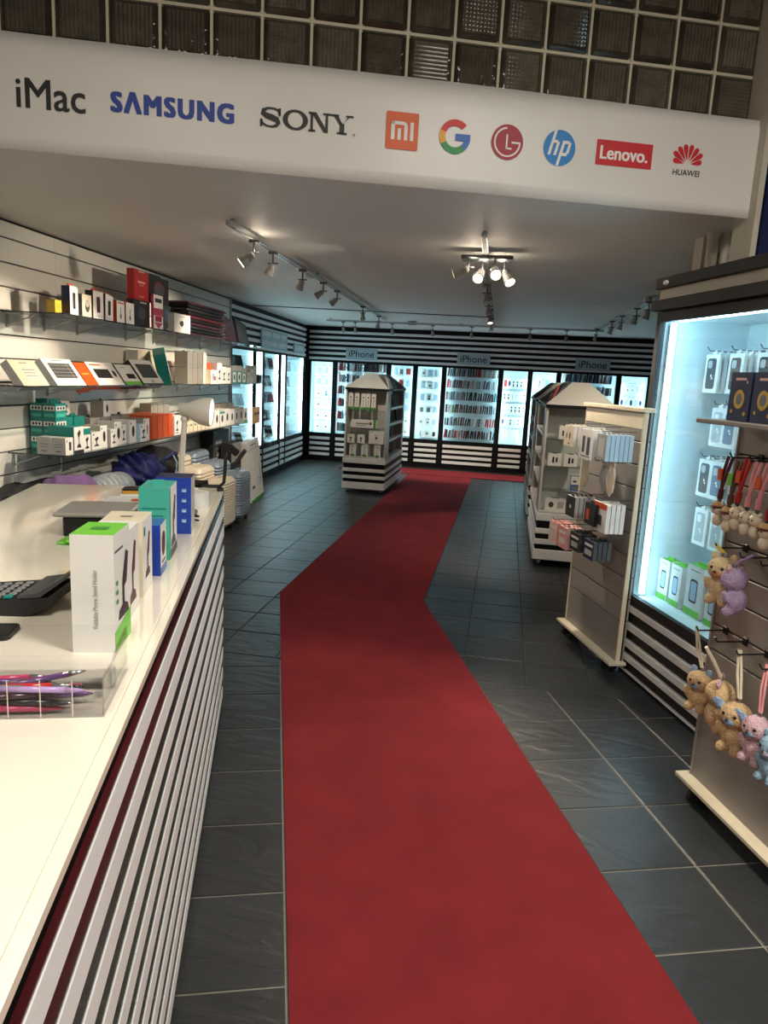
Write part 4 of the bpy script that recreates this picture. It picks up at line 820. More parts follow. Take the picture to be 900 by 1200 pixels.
# soft toys
def fuzzy(name, rgb): return mat(name, rgb, .95, var=.2, scale=40, bump=1.0, bscale=170, spec=.1)
F_ = {'cream': fuzzy('plush_cream', (236, 214, 170)), 'peach': fuzzy('plush_peach', (222, 160, 120)), 'lilac': fuzzy('plush_lilac', (200, 180, 218)), 'pale': fuzzy('plush_pale', (206, 206, 226)), 'tan': fuzzy('plush_tan', (222, 190, 144)), 'blue': fuzzy('plush_blue', (160, 186, 216)), 'pinkp': fuzzy('plush_pink', (228, 190, 198)), 'sky': fuzzy('plush_sky', (160, 196, 216))}
def plush(label, y, z, body, face, ear, strapc, s=1.0, rz=0.0, x=1.50, tiltx=0.0, eye=True, zh=None, yh=None, longear=False):
    t = thing('soft_toy', label, 'soft toy', 'N', (x, y, z), RX + rz, tiltx, 'soft toys on the stand'); t.scale = (s, s, s)
    b = MB()
    b.ell((0, 0, .0), (.036, .032, .042), F_[body], 14, 10); b.ell((0, -.004, .066), (.046, .042, .040), F_[body], 16, 10)
    for q in (-1, 1):
        b.ell((q * .036, -.012, .012), (.014, .014, .026), F_[body], 8, 6, M=Matrix.Rotation(q * .5, 3, 'Y')); b.ell((q * .022, -.018, -.036), (.017, .024, .017), F_[body], 8, 6)
    o = b.build('body', t, True); rm = o.modifiers.new('weld', 'REMESH'); rm.mode = 'VOXEL'; rm.voxel_size = .0045; rm.use_smooth_shade = True
    sm = o.modifiers.new('soft', 'SMOOTH'); sm.factor = .5; sm.iterations = 3
    MB().ell((0, -.037, .056), (.018, .011, .014), F_[face], 12, 8).build('muzzle', t, True)
    for q in (-1, 1):
        b = MB()
        if longear: b.ell((q * .056, -.002, .078), (.034, .007, .016), F_[ear], 10, 6, M=Matrix.Rotation(-q * .4, 3, 'Y'))
        else: b.ell((q * .030, 0, .104), (.014, .009, .015), F_[ear], 10, 6)
        b.build('ear', t, True)
    if eye:
        for q in (-1, 1): MB().ell((q * .017, -.040, .074), .0052, 'black', 8, 6).build('eye', t, True)
    MB().ell((0, -.051, .064), (.006, .004, .004), 'brown', 8, 5).build('nose', t, True)
    zt = (zh - z) / s; yt = -(yh - y) / s if yh else 0
    b = MB(); b.tube([(0, 0, .10), (0, 0, .118)], .007, 'chrome', 8); b.build('ring', t)
    b = MB(); b.tube([(-.003, 0, .115), (yt * .5 - .006, .02, .115 + (zt - .115) * .5), (yt - .003, .05 / s, zt)], .0042, strapc, 6); b.tube([(.003, 0, .115), (yt * .5 + .006, .02, .115 + (zt - .115) * .5), (yt + .003, .05 / s, zt)], .0042, strapc, 6); b.build('strap', t)
plush('cream soft toy with peach face on a yellow strap', 2.10, .875, 'cream', 'peach', 'cream', 'yellow', 1.05, .5, zh=1.01, yh=2.16)
plush('lilac soft toy turned sideways beside the cream one', 2.01, .865, 'lilac', 'pale', 'pinkp', 'lilac', 1.0, -1.2, tiltx=.2, zh=1.01, yh=2.03, eye=False)
plush('tan soft toy hanging farthest back in the lower row', 2.135, .465, 'tan', 'blue', 'blue', 'cream', .95, .5, zh=.70, yh=2.20)
plush('tan soft toy facing away, second in the lower row', 2.03, .455, 'tan', 'tan', 'pinkp', 'cream', 1.15, 2.4, zh=.70, yh=2.09, eye=False)
plush('tan soft toy with blue face and long ears in the lower row', 1.925, .430, 'tan', 'blue', 'blue', 'cream', 1.12, .4, zh=.70, yh=1.977, longear=True)
plush('pink soft toy with blue face in the lower row', 1.825, .445, 'pinkp', 'blue', 'blue', 'pink', 1.0, .3, zh=.70, yh=1.86, longear=True)
plush('pale blue soft toy at the near end of the lower row', 1.745, .425, 'sky', 'pale', 'sky', 'pink', .95, .2, zh=.70, yh=1.77)
for y in (2.20, 2.09, 1.977, 1.86, 1.77): hook3(y, .69)
for y in (2.16, 2.03, 1.93): hook3(y, 1.003)
# ------------------------------------------------------------------ glass shelves on the slat wall (W frame: x = out of wall, y = along)
S1, S2, S3 = 1.796, 1.372, .947
BR = MB(); BR.box(0, .22, -.006, .006, -.008, -.001, 'lightgrey'); BR.prism([(.0, -.075), (.012, -.075), (.20, -.008), (.18, -.008)], -.006, .006, 'lightgrey', 'y'); BR.box(0, .010, -.008, .008, -.085, -.001, 'lightgrey'); BR = BR.mesh('bracket')
for z, lab, u0, u1 in ((S1, 'upper clear glass shelf on the slat wall', -.08, 4.10), (S2, 'middle clear glass shelf on the slat wall', -.46, 4.28), (S3, 'lower clear glass shelf on the slat wall', -.08, 3.92)):
    t = thing('glass_shelf', lab, 'shelf', 'W', (0, 0, z), group='glass shelves')
    MB().box(.004, .400, u0, u1, -.008, -.0005, M_shelf).build('pane', t); MB().box(.4005, .402, u0, u1, -.008, -.0005, M_edge).build('front_edge', t); MB().box(.004, .40, u0 - .0015, u0 - .0003, -.008, -.0005, M_edge).build('end_edge', t)
    for u in (u0 + .05, .36, .76, 1.5, 2.02, 2.55, 3.15, 3.75): place('bracket', BR, t, (.002, u, -.0085))
PH = ('f', 'p', .5, .5, .34, .56, 'softblack')
def sb(name, label, u0, u1, z, h, nf, d, front, side, decals=(), top=None, rx=0, ry=0, group=None, cat='box', rz=0):
    if z >= S1 and d > .055: d = .055
    return holder_box(name, label, 'W', (nf, (u0 + u1) / 2, z), u1 - u0 - .003, d, h, tuple(decals), front, side, top, ROT_W + rz, rx, group, cat, ry)
dots = (('f', 'r', .2, .1, .08, .04, 'darkgrey'), ('f', 'r', .5, .1, .08, .04, 'darkgrey'), ('f', 'r', .8, .1, .08, .04, 'darkgrey'))
tb = lambda c: ('h', 'r', 0, 0, .5, .09, c)
g1 = 'boxes on the upper shelf'
sb('amber_cube', 'small amber cube box nearest the shelf end', -.07, .0, S1, .075, .34, .07, 'yellow', 'yellow', (('f', 'e', .5, .5, .5, .5, 'gold'),), group=g1)
sb('amber_cube', 'small amber cube box next to the phone boxes', .0, .06, S1, .07, .30, .06, 'yellow', 'gold', (('f', 'e', .5, .5, .5, .5, 'gold'),), group=g1)
sb('phone_box', 'white box with black phone and orange tab, navy side', .06, .155, S1, .172, .36, .12, 'white', 'navy', (PH,) + dots + (tb('orange'),), group=g1)
sb('mouse_box', 'low white box with oval mouse and grey side', .20, .315, S1, .14, .36, .12, 'cream', 'grey', (('f', 'e', .55, .5, .5, .55, 'darkgrey'), ('f', 'e', .55, .6, .4, .28, 'lightgrey')), group=g1)
sb('phone_box', 'white phone box with orange tab in the middle of the row', .335, .47, S1, .178, .36, .10, 'white', 'softblack', (('f', 'p', .5, .52, .34, .56, 'plum'),) + dots + (tb('orange'),), group=g1)
sb('phone_box', 'slightly tilted white phone box with orange tab', .49, .60, S1, .172, .36, .10, 'white', 'softblack', (PH,) + dots + (tb('orange'),), group=g1, ry=.04)
sb('cable_box', 'white box with orange side and grey cable', .65, .77, S1, .15, .36, .12, 'white', 'orange', (('f', 'r', .5, .5, .08, .4, 'grey'), ('f', 'e', .5, .3, .2, .24, 'darkgrey'), ('f', 'r', .5, .9, .8, .05, 'red')), group=g1)
sb('cable_box', 'white box with red edge and grey cable', .785, .915, S1, .15, .36, .10, 'white', 'crimson', (('f', 'r', .5, .5, .08, .4, 'grey'), ('f', 'e', .5, .3, .2, .24, 'darkgrey'), tb('crimson')), group=g1)
sb('headset_box', 'black box under the tall red box on the upper shelf', .925, 1.20, S1, .19, .35, .16, 'softblack', 'black', (('f', 'e', .5, .5, .5, .5, 'darkgrey'), ('f', 'r', .6, .92, .4, .06, 'lightgrey')), group=g1)
sb('red_box', 'tall red box stacked on the black box', .94, 1.185, S1 + .191, .212, .35, .14, 'red', 'red', (('f', 'r', .5, .6, .5, .06, 'palepink'), ('f', 'r', .5, .5, .3, .04, 'pink'), ('f', 'r', .5, .95, .4, .04, 'offwhite'), ('f', 'r', .5, .12, .3, .05, 'pink')), group=g1)
sb('headset_box', 'black headphone box with red ring on top of the row', 1.20, 1.60, S1 + .20, .20, .33, .14, 'softblack', 'black', (('f', 'e', .55, .55, .5, .6, 'red'), ('f', 'e', .55, .52, .44, .54, 'darkgrey'), ('f', 'r', .3, .1, .3, .08, 'lightgrey'), tb('black')), group=g1)
sb('price_box', 'magenta and white sign box with black lettering on the upper shelf', 1.21, 1.385, S1, .255, .375, .02, 'white', 'magenta', (('f', 'r', .5, .5, 1, .22, 'magenta'), ('f', 'r', .5, .84, .7, .12, 'softblack'), ('f', 'r', .5, .30, .7, .16, 'crimson'), ('f', ((-.5, .5), (.5, .5), (0, -.5)), .5, .1, .9, .18, 'magenta')), group=g1)
sb('headset_box', 'dark box supporting the headphone box behind the price sign', 1.40, 1.62, S1, .198, .34, .16, 'darkgrey', 'softblack', (('f', 'r', .6, .6, .3, .5, 'steelblue'), ('f', 'r', .7, .08, .2, .05, 'lightgrey')), group=g1)
sb('charger_box', 'white box with a small black charger in front of the dark bags', 1.56, 1.91, S1, .152, .392, .06, 'white', 'lightgrey', (('f', ((-.4, -.2), (.1, -.5), (.5, -.1), (.4, .4), (0, .5), (-.5, .2)), .45, .48, .26, .34, 'softblack'), ('f', 'r', .5, .86, .3, .03, 'grey')), group=g1)
# pile of clear bags with dark covers
M_film = mat('clear_film', (196, 198, 204), .12, var=.2, scale=30, bump=.6, bscale=50)
for i in range(10):
    b = MB(); z0 = i * .030; col_ = ('plum', 'black', 'softblack', 'plum', 'black', 'maroon', 'black', 'softblack', 'black', 'plum')[i]
    sx = random.uniform(-.03, .03)
    b.cbox(-.50, .42, -.10, .12, 0, .024, col_, .008)
    vs = []; fs = []
    for k in range(9):
        a = k / 8; wv = .006 * math.sin(k * 2.3 + i); vs += [(.40 + .16 * a, -.105 + .02 * a, .004 + wv + .016 * (1 - a)), (.40 + .16 * a, .12 - .02 * a, .006 - wv + .016 * (1 - a))]
    fs = [(2 * k, 2 * k + 1, 2 * k + 3, 2 * k + 2) for k in range(8)]
    b.add(vs, fs, M_film)
    single('cover_bag', b.mesh('cover_bag'), f'{"plum" if col_ == "plum" else "dark"} cover in a clear film bag, {ORD[i]} from the bottom of the pile', 'bag', 'W', (.22, 2.55 + sx, S1 + z0), ROT_W, 0, 'pile of film bags on the upper shelf')
for i, c in enumerate(('plum', 'steelblue')):
    sb('dark_folder', ('plum folder', 'blue grey folder')[i] + ' leaning at the far end of the upper shelf', 3.14 + i * .40, 3.50 + i * .44, S1, .26, .30, .03, 'plum' if i == 0 else 'darkgrey', 'maroon' if i == 0 else 'softblack', rx=-.25, ry=.12, group=g1, cat='folder')
# middle shelf
g2 = 'boxes on the middle shelf'; LT = -.62
KB = [('f', 'r', .5, .55, .74, .56, 'darkgrey')] + [('f', 'r', .5, .36 + .13 * k, .72, .015, 'lightgrey') for k in range(4)] + [('f', 'r', .74, .55, .012, .56, 'lightgrey'), ('f', 'r', .5, .93, .4, .03, 'grey')]
sb('tablet_box', 'cream box with grey screen print tilted at the shelf end', -.45, -.20, S2, .17, .37, .05, 'cream', 'lightgrey', (('f', 'r', .55, .45, .56, .56, 'offwhite'), ('f', 'r', .55, .62, .5, .03, 'grey'), ('f', 'r', .55, .5, .46, .03, 'warmgrey'), ('f', 'r', .55, .38, .46, .03, 'warmgrey'), ('f', 'r', .5, .88, .3, .04, 'grey')), rx=LT, group=g2)
sb('keyboard_box', 'white keyboard box with dark keys tilted on the middle shelf', -.12, .21, S2, .19, .37, .06, 'white', 'lightgrey', KB, rx=LT, group=g2)
sb('orange_box', 'orange box lying beside the keyboard box', .22, .36, S2, .17, .37, .09, 'orange', 'orange', (('f', 'r', .5, .5, .6, .06, 'yellow'),), rx=LT, group=g2)
sb('keyboard_box', 'white box with slim black keyboard and mouse', .37, .74, S2, .18, .37, .06, 'white', 'orange', (('f', 'r', .42, .5, .56, .40, 'softblack'), ('f', 'e', .85, .5, .12, .3, 'black'), ('f', 'r', .3, .88, .4, .06, 'orange')), rx=LT, group=g2)
sb('adapter_box', 'white box with lime foot and black adapter', .76, 1.02, S2, .17, .37, .06, 'white', 'darkgrey', (('f', 'r', .5, .08, 1, .16, 'lime'), ('f', 'r', .6, .42, .5, .24, 'softblack'), ('f', 'r', .4, .85, .3, .03, 'grey')), rx=LT, group=g2)
sb('stand_box', 'black edged white box with dark monitor print', 1.05, 1.42, S2, .22, .37, .06, 'white', 'black', (('f', 'r', .52, .55, .76, .56, 'softblack'), ('f', 'r', .52, .55, .70, .48, 'darkgrey'), ('f', 'r', .5, .14, .12, .14, 'lightgrey'), ('f', 'r', .5, .02, 1, .05, 'black')), rx=LT, group=g2)
sb('teal_box', 'white box with teal side leaning over on the middle shelf', 1.62, 1.82, S2 + .03, .26, .30, .10, 'white', 'teal', (('f', 'r', .5, .04, 1, .10, 'softblack'), ('f', 'r', .6, .6, .04, .4, 'darkgrey'), ('f', 'e', .6, .75, .2, .1, 'darkgrey')), rx=-.22, ry=-.30, rz=.45, group=g2)
sb('long_carton', 'long cream carton lying at the back of the middle shelf', 1.25, 1.98, S2, .12, .13, .11, 'cream', 'offwhite', group=g2)
sb('long_carton', 'long cream carton stacked on another behind the teal box', 1.45, 2.00, S2 + .122, .14, .13, .10, 'cream', 'offwhite', group=g2)
for j in range(2):
    for i in range(3): sb('speaker_box', f'grey box, {ORD[i]} of three in the {("lower", "upper")[j]} stack on the middle shelf', 2.00 + i * .125, 2.12 + i * .125, S2 + j * .142, .14, .33, .12, 'warmgrey', 'warmgrey', (('f', 'e', .5, .2, .12, .08, 'softblack'), ('h', 'r', 0, 0, .25, .06, 'black')) if j else (('f', 'e', .5, .2, .12, .08, 'softblack'),), group=g2)
sb('tall_box', 'tall white box standing beside the grey stacks', 2.385, 2.47, S2, .285, .33, .10, 'white', 'lightgrey', (('f', 'r', .5, .7, .4, .1, 'paleblue'),), group=g2)
sb('orange_box', 'upright orange box at the middle of the shelf', 2.49, 2.70, S2, .195, .30, .10, 'orange', 'orange', group=g2)
sb('earbud_box', 'small white box with dark earbuds before the upright orange box', 2.44, 2.60, S2, .13, .385, .07, 'white', 'cream', (('f', 'r', .4, .5, .16, .5, 'softblack'), ('f', 'r', .7, .4, .3, .3, 'crimson')), group=g2)
for i in range(3): sb('holder_pack', f'white box with black holder print, {ORD[i]} of three on the middle shelf', 2.71 + i * .14, 2.845 + i * .14, S2, (.20, .165, .16)[i], .35, .10, 'white', 'lightgrey', (holder(.5, .45, .6, .5),), group=g2)
for i in range(3): sb('teal_pack', f'teal box with white window, {ORD[i]} of three on the middle shelf', 3.16 + i * .17, 3.32 + i * .17, S2, .185 - .02 * (i == 2), .35, .10, 'teal', 'warmgrey', (('f', 'r', .5, .35, .6, .56, 'white'), ('f', 'e', .5, .35, .3, .36, 'softblack'), ('f', 'r', .5, .85, 1, .3, 'warmgrey')), group=g2)
for i in range(3): sb('silver_pack', f'silver grey box, {ORD[i]} of three at the far end of the middle shelf', 3.72 + i * .13, 3.84 + i * .13, S2, .12 + .04 * i, .34, .10, 'lightgrey', 'grey', (('f', 'r', .5, .6, .5, .3, 'warmgrey'),), group=g2)
sb('black_pack', 'small black box at the very end of the middle shelf', 4.13, 4.25, S2, .10, .36, .06, 'black', 'softblack', group=g2)
# lower shelf
g3 = 'boxes on the lower shelf'
def tealstack(lab, u0, u1, nf, n, h=.098, d=.14):
    for k in range(n): sb('teal_carton', f'teal carton with white strip, {ORD[k]} from the bottom of the {lab} stack', u0, u1, S3 + k * h, h - .002, nf, d, 'teal', 'teal', (('f', 'r', .5, .7, .9, .30, 'white'), ('f', 'e', .25, .7, .16, .2, 'black'), ('f', 'e', .5, .7, .16, .2, 'black'), ('f', 'e', .75, .7, .16, .2, 'black'), ('f', 'r', .5, .25, .8, .22, 'mint'), ('l', 'r', .5, .7, .9, .3, 'white'), ('l', 'e', .25, .7, .16, .2, 'black'), ('l', 'e', .5, .7, .16, .2, 'black'), ('l', 'e', .75, .7, .16, .2, 'black'), ('l', 'r', .5, .25, .8, .2, 'mint')) + ((('h', 'r', 0, 0, .9, .3, 'teal'),) if k == n - 1 else ()), group=g3)
tealstack('rear teal', .12, .25, .115, 3, .10, .085); tealstack('front teal', .12, .25, .203, 3, .10, .085)
for i in range(2): sb('small_carton', ('outer', 'inner')[i] + ' small white carton with grey text at the lower shelf end', -.07, .02, S3, .105, .28 + i * .095, .09, 'white', 'lightgrey', (('f', 'r', .6, .5, .3, .5, 'softblack'), ('f', 'r', .2, .8, .1, .16, 'darkgrey'), ('l', 'r', .5, .6, .6, .04, 'grey'), ('l', 'r', .5, .45, .6, .04, 'grey'), ('l', 'r', .5, .2, .4, .05, 'darkgrey')), group=g3)
sb('teal_carton', 'teal hanging carton with tab behind the holder carton', .27, .40, S3, .20, .16, .10, 'teal', 'teal', (('f', 'r', .5, .6, .8, .1, 'white'), tb('teal')), group=g3)
sb('teal_carton', 'second teal hanging carton with tab behind the holder carton', .41, .55, S3, .20, .16, .10, 'teal', 'teal', (('f', 'r', .5, .5, .9, .2, 'white'), tb('teal')), group=g3)
sb('white_carton', 'white carton with black holder print on the teal hanging cartons', .28, .38, S3 + .218, .09, .15, .08, 'white', 'white', (holder(.6, .45, .4, .6),), group=g3)
sb('holder_carton', 'teal carton with white front and black phone holder', .04, .155, S3, .165, .37, .17, 'white', 'teal', (holder(.5, .55, .5, .7), ('f', 'r', .5, .05, 1, .12, 'softblack')), 'teal', group=g3)
sb('holder_carton', 'white carton with teal band next to the holder carton', .165, .26, S3, .155, .36, .12, 'white', 'white', (holder(.5, .35, .6, .5), ('f', 'r', .5, .82, 1, .26, 'teal')), group=g3)
wb_ = [(.27, .40, .115, .36, 'lightgrey'), (.405, .50, .15, .35, 'warmgrey'), (.51, .60, .12, .37, 'lightgrey'), (.605, .71, .165, .35, 'lightgrey'), (.72, .80, .14, .34, 'warmgrey'), (.81, .92, .165, .36, 'white'), (.93, 1.05, .13, .385, 'paleblue'), (1.06, 1.17, .165, .35, 'warmgrey')]
for i, (a, b_, h, nf, sd) in enumerate(wb_): sb('holder_carton', f'white carton with black gadget print, {ORD[i]} between the teal and orange cartons', a, b_, S3, h, nf, .13, 'white', sd, (holder(.5, .45, .6, .55) if i % 2 == 0 else ('f', 'e', .55, .5, .4, .5, 'softblack'), ('f', 'r', .2, .86, .16, .1, 'teal')), group=g3)
for i in range(4): sb('ring_carton', f'grey carton with hang ring, {ORD[i]} in the rear row of the lower shelf', .57 + i * .15, .71 + i * .15, S3, .185, .19, .10, 'warmgrey', 'grey', (('f', 'r', .5, .6, .6, .3, 'offwhite'), ('h', 'r', 0, 0, .2, .1, 'softblack')), group=g3)
sb('tall_carton', 'tall white carton with black mouse print standing on the rear row', .74, .85, S3 + .187, .115, .20, .10, 'white', 'warmgrey', (('f', 'e', .5, .5, .3, .5, 'black'), ('h', 'r', 0, 0, .2, .1, 'black')), group=g3)
for i in range(4): sb('orange_carton', f'orange carton, {ORD[i]} in the row of four on the lower shelf', 1.185 + i * .105, 1.285 + i * .105, S3, .18, .36, .26, 'orange', 'orange', (('f', 'r', .08, .5, .06, 1, 'red'), ('t', 'r', .5, .5, .5, .1, 'offwhite')), group=g3)
for i in range(2): sb('cable_carton', f'white carton with dark cable print, {ORD[i]} after the orange row', 1.61 + i * .12, 1.725 + i * .12, S3, .155, .37, .12, 'white', 'white', (holder(.5, .5, .5, .6), ('f', 'r', .5, .1, .6, .06, 'red')), group=g3)
for i in range(6): sb('light_carton', f'low cream carton, {ORD[i]} behind the desk lamp on the lower shelf', 1.86 + i * .10, 1.955 + i * .10, S3, .10 if i < 4 else .15, .36, .12, 'cream', 'warmgrey', (('f', 'r', .5, .6, .5, .12, 'darkgrey'),), group=g3)
for i in range(3): sb('speaker_box', f'grey speaker box, {ORD[i]} in the rear row behind the desk lamp', 1.62 + i * .13, 1.745 + i * .13, S3, .25, .16, .10, 'warmgrey', 'warmgrey', (('f', 'r', .5, .6, .2, .2, 'grey'),), group=g3)
for i in range(8):
    c = ('white', 'white', 'teal', 'white', 'white', 'warmgrey', 'warmgrey', 'white')[i]
    sb('gadget_carton', f'{NM.get(c, "grey")} carton with black print, {ORD[i]} along the far half of the lower shelf', 2.46 + i * .155, 2.605 + i * .155, S3, (.16, .16, .15, .165, .155, .16, .17, .15)[i], .36, .12, 'white' if c != 'warmgrey' else 'lightgrey', c, (('f', 'e', .5, .5, .4, .5, 'softblack'), ('f', 'r', .5, .9, 1, .14, c)) + ((('f', 'r', .5, .07, 1, .14, 'lime'),) if i == 7 else ()), group=g3)
for i in range(8): sb('grey_carton', f'grey carton with black knob, {ORD[i]} in the far rear row of the lower shelf', 2.46 + i * .155, 2.605 + i * .155, S3, .20, .20, .10, 'warmgrey', 'grey', (('f', 'e', .5, .9, .2, .1, 'black'),), group=g3)
for i in range(2):
    b = MB(); b.cbox(-.06, .06, 0, .02, 0, .19, 'gold', .004); b.poly([(-.05, -.0005, .1), (.05, -.0005, .1), (.05, -.0005, .13), (-.05, -.0005, .13)], 'brown'); b.tube([(0, .01, .19), (0, .01, .215), (0, .02, .225)], .003, 'darkgrey', 6)
    single('gold_pack', b.mesh('gold_pack'), ('gold pack hanging at the shelf end, nearer one', 'gold pack hanging at the shelf end, farther one')[i], 'package', 'W', (.41, 3.83 + i * .125, .915), ROT_W, 0, 'gold packs')
# ------------------------------------------------------------------ under the shelves: low bench with bags
t = thing('storage_bench', 'low black storage bench below the glass shelves', 'bench', 'W', (0, .55, 0)); MB().cbox(.01, .58, -1.35, 1.3, .50, .54, M_blk, .004).build('bench_top', t)
for x in (.05, .54):
    for y in (-1.3, -.05, 1.14): MB().box(x - .02, x + .02, y - .02, y + .02, 0, .50, M_blk).build('leg', t)
def wrinkle(seed, amp, f):
    rn = random.Random(seed); ph = [(rn.uniform(2, f), rn.uniform(2, f), rn.uniform(2, f), rn.uniform(0, 6)) for _ in range(6)]
    return lambda d: 1 + amp * sum(math.sin(a * d.x + b_ * d.y + c * d.z + p) for a, b_, c, p in ph) / 3
def soft(name, label, cat, u, n, z, r, m, seed, amp=.10, f=11, rz=0):
    b = MB(); b.ell((0, 0, r[2] * .9), r, m, 52, 30, fn=wrinkle(seed, amp, f)); b.smooth = True
    lo = min(v[2] for v in b.v); b.v = [(v[0], v[1], max(v[2] - lo, 0)) for v in b.v]
    return single(name, b.mesh(name), label, cat, 'W', (n, u, z), rz)
M_purp = mat('purple_cloth', (98, 72, 118), .9, var=.2, scale=12, bump=.4, bscale=90); M_bl = mat('black_cloth', (22, 22, 26), .7, var=.3, scale=18, bump=.5, bscale=60)
M_bluep = mat('blue_pattern_cloth', (34, 40, 104), .55, var=.5, scale=16, bump=.5, bscale=40); M_sil = mat('silver_cloth', (128, 136, 144), .45, var=.1, scale=20, bump=.3, bscale=60)
soft('folded_cloth', 'dark bundle of cloth at the bench end under the shelves', 'cloth', -.20, .13, .542, (.10, .50, .10), M_bl, 3, .2, 16)
soft('purple_bag', 'flat purple cloth bag lying behind the counter', 'bag', -.17, .43, .542, (.15, .29, .145), M_purp, 4, .09, 14)
b = MB()
for i in range(7): b.ell((0, -.20 + i * .068, .12), (.12, .05, .12 - .004 * abs(i - 3)), M_sil, 18, 10)
b.smooth = True; single('padded_roll', b.mesh('padded_roll'), 'silver grey padded roll with quilted rings behind the counter', 'bag', 'W', (.40, .36, .542), 0)
soft('patterned_backpack', 'dark blue patterned backpack with folds behind the counter', 'backpack', .89, .38, .542, (.17, .26, .15), M_bluep, 6, .14, 17)
t = thing('black_backpack', 'black backpack with looped strap nearest the suitcases', 'backpack', 'W', (.26, 1.46, .542)); b = MB(); b.ell((0, 0, .14), (.19, .26, .16), M_bl, 30, 18, fn=wrinkle(9, .08, 10)); b.smooth = True; lo = min(v[2] for v in b.v); b.v = [(v[0], v[1], max(v[2] - lo, 0)) for v in b.v]; b.build('body', t)
MB().tube([(.10, -.2, .16), (.16, -.16, .24), (.18, -.05, .28), (.16, .06, .26), (.12, .12, .18)], .014, M_bluep, 8).build('strap', t); MB().tube([(.18, -.05, .26), (.20, -.02, .20), (.19, -.02, .1)], .006, 'paleblue', 6).build('cord', t)
# suitcases: three sizes in two colours, broad ribbed side towards the room
def suitcase(label, u, n0, w, d, h, c):
    t = thing('suitcase', label, 'suitcase', 'W', (n0 + d / 2, u, 0), 0, 0, 'ribbed suitcases by the shelf wall')
    b = MB(); zb = .055; N_ = 36; ring_ = []; Rr = min(d * .32, .06)
    m = mat('shell_' + c, PAL[c][0], .38, var=.04, scale=5)
    base = rrect(0, 0, d, w, Rr, 5); k = len(base)
    for i in range(N_ + 1):
        a = i / N_; z = zb + (h - zb) * a; e = min(a, 1 - a) * (h - zb); s_ = 1 - (max(0, .05 - e) / .05) ** 2 * .22
        rib = .0042 * (1 if i % 2 else -1) if .08 < a < .92 else 0
        ring_.append([(p[0] * s_ * (1 + rib / d * 2), p[1] * s_ * (1 + rib / w * 2), z) for p in base])
    vs = [p for r_ in ring_ for p in r_]; fs = [(i * k + j, i * k + (j + 1) % k, (i + 1) * k + (j + 1) % k, (i + 1) * k + j) for i in range(N_) for j in range(k)] + [list(range(k)), [N_ * k + j for j in range(k)]]
    b.add(vs, fs, m); b.build('shell', t)
    MB().tube([(0, -.07, h - .004), (0, -.065, h + .018), (0, .065, h + .018), (0, .07, h - .004)], .008, c, 8).build('handle', t)
    for sx in (-1, 1):
        for sy in (-1, 1):
            x, y = sx * (d / 2 - .045), sy * (w / 2 - .055); q = MB().tube([(x - .012, y, .026), (x + .012, y, .026)], .026, 'softblack', 12).build('wheel', t); MB().cbox(x - .017, x + .017, y - .018, y + .018, .03, .066, 'iron', .004).build('wheel_fork', q)
for nm, n0, d, h, w in (('small', .455, .205, .51, .36), ('medium', .215, .225, .605, .40), ('large', .02, .185, .70, .42)):
    suitcase(f'{nm} beige ribbed suitcase standing beside its grey twin', 2.24, n0, w, d, h, 'sand'); suitcase(f'{nm} blue grey ribbed suitcase past its beige twin', 2.725, n0, w, d, h, 'slateblue')
holder_box('poster_box', 'dark standing box with pale print behind the suitcases', 'W', (.17, 3.36, 0), .50, .12, .86, (('f', 'r', .35, .86, .4, .05, 'lightgrey'), ('f', 'r', .4, .78, .5, .03, 'grey'), ('f', 'e', .75, .62, .36, .2, 'slateblue'), ('f', 'e', .3, .7, .16, .06, 'lightgrey')), 'darkgrey', 'softblack', rz=ROT_W)
holder_box('wheel_box', 'black box with a pale wheel print between the dark and the white boxes', 'W', (.33, 3.40, 0), .34, .12, .73, (('f', 'e', .6, .5, .5, .22, 'lightgrey'), ('f', 'e', .6, .5, .36, .16, 'black'), ('f', 'r', .5, .86, 1, .28, 'warmgrey')), 'black', 'softblack', rz=ROT_W)
holder_box('scooter_box', 'tall white box with green foot leaning near the side cabinets', 'W', (.42, 3.98, 0), .50, .09, .72, (('f', 'r', .5, .03, 1, .06, 'green'), ('f', 'e', .72, .30, .22, .14, 'darkgrey'), ('f', 'e', .72, .30, .18, .115, 'white'), ('f', 'r', .86, .42, .03, .3, 'darkgrey'), ('f', 'r', .25, .25, .2, .05, 'darkgrey'), ('f', 'r', .5, .93, .4, .02, 'grey'), ('f', 'r', .5, .86, .9, .006, 'grey')), 'white', 'white', rz=ROT_W, rx=-.10, ry=-.08)
# ------------------------------------------------------------------ counter (N frame)
t = thing('sales_counter', 'long white topped sales counter with black and white striped front', 'counter', 'N', (0, 0, 0)); CT = 1.02; CX = -.205; CE = 3.05
MB().box(-.94, CX + .001, -1.2, CE - .006, .0, .985, M_blkgloss).build('body', t)
MB().cbox(-.95, -.2205, -1.2, CE, .987, CT, M_topw, .003).build('worktop', t)
MB().cbox(-.2195, -.201, -1.2, CE + .002, 1.004, CT, M_topw, .0015).build('edge_strip', t)
k = 0
for zz in [.906 - .0932 * i for i in range(10)]:
    for y0, y1 in ((-1.2, 1.035), (1.036, CE + .004)): MB().cbox(CX - .004, CX + .0026, y0, y1, zz, zz + .049, M_bar, .001).build('stripe', t)
    MB().cbox(-.94, CX - .005, CE - .007, CE + .004, zz, zz + .057, M_bar, .003).build('stripe', t)
NB = 'N'
def nb(name, label, x0, x1, y0, y1, h, front, side, decals=(), top=None, rz=0.0, group=None, cat='box'): return holder_box(name, label, 'N', ((x0 + x1) / 2, y0, CT), x1 - x0, y1 - y0, h, tuple(decals), front, side, top, rz, 0, group, cat)
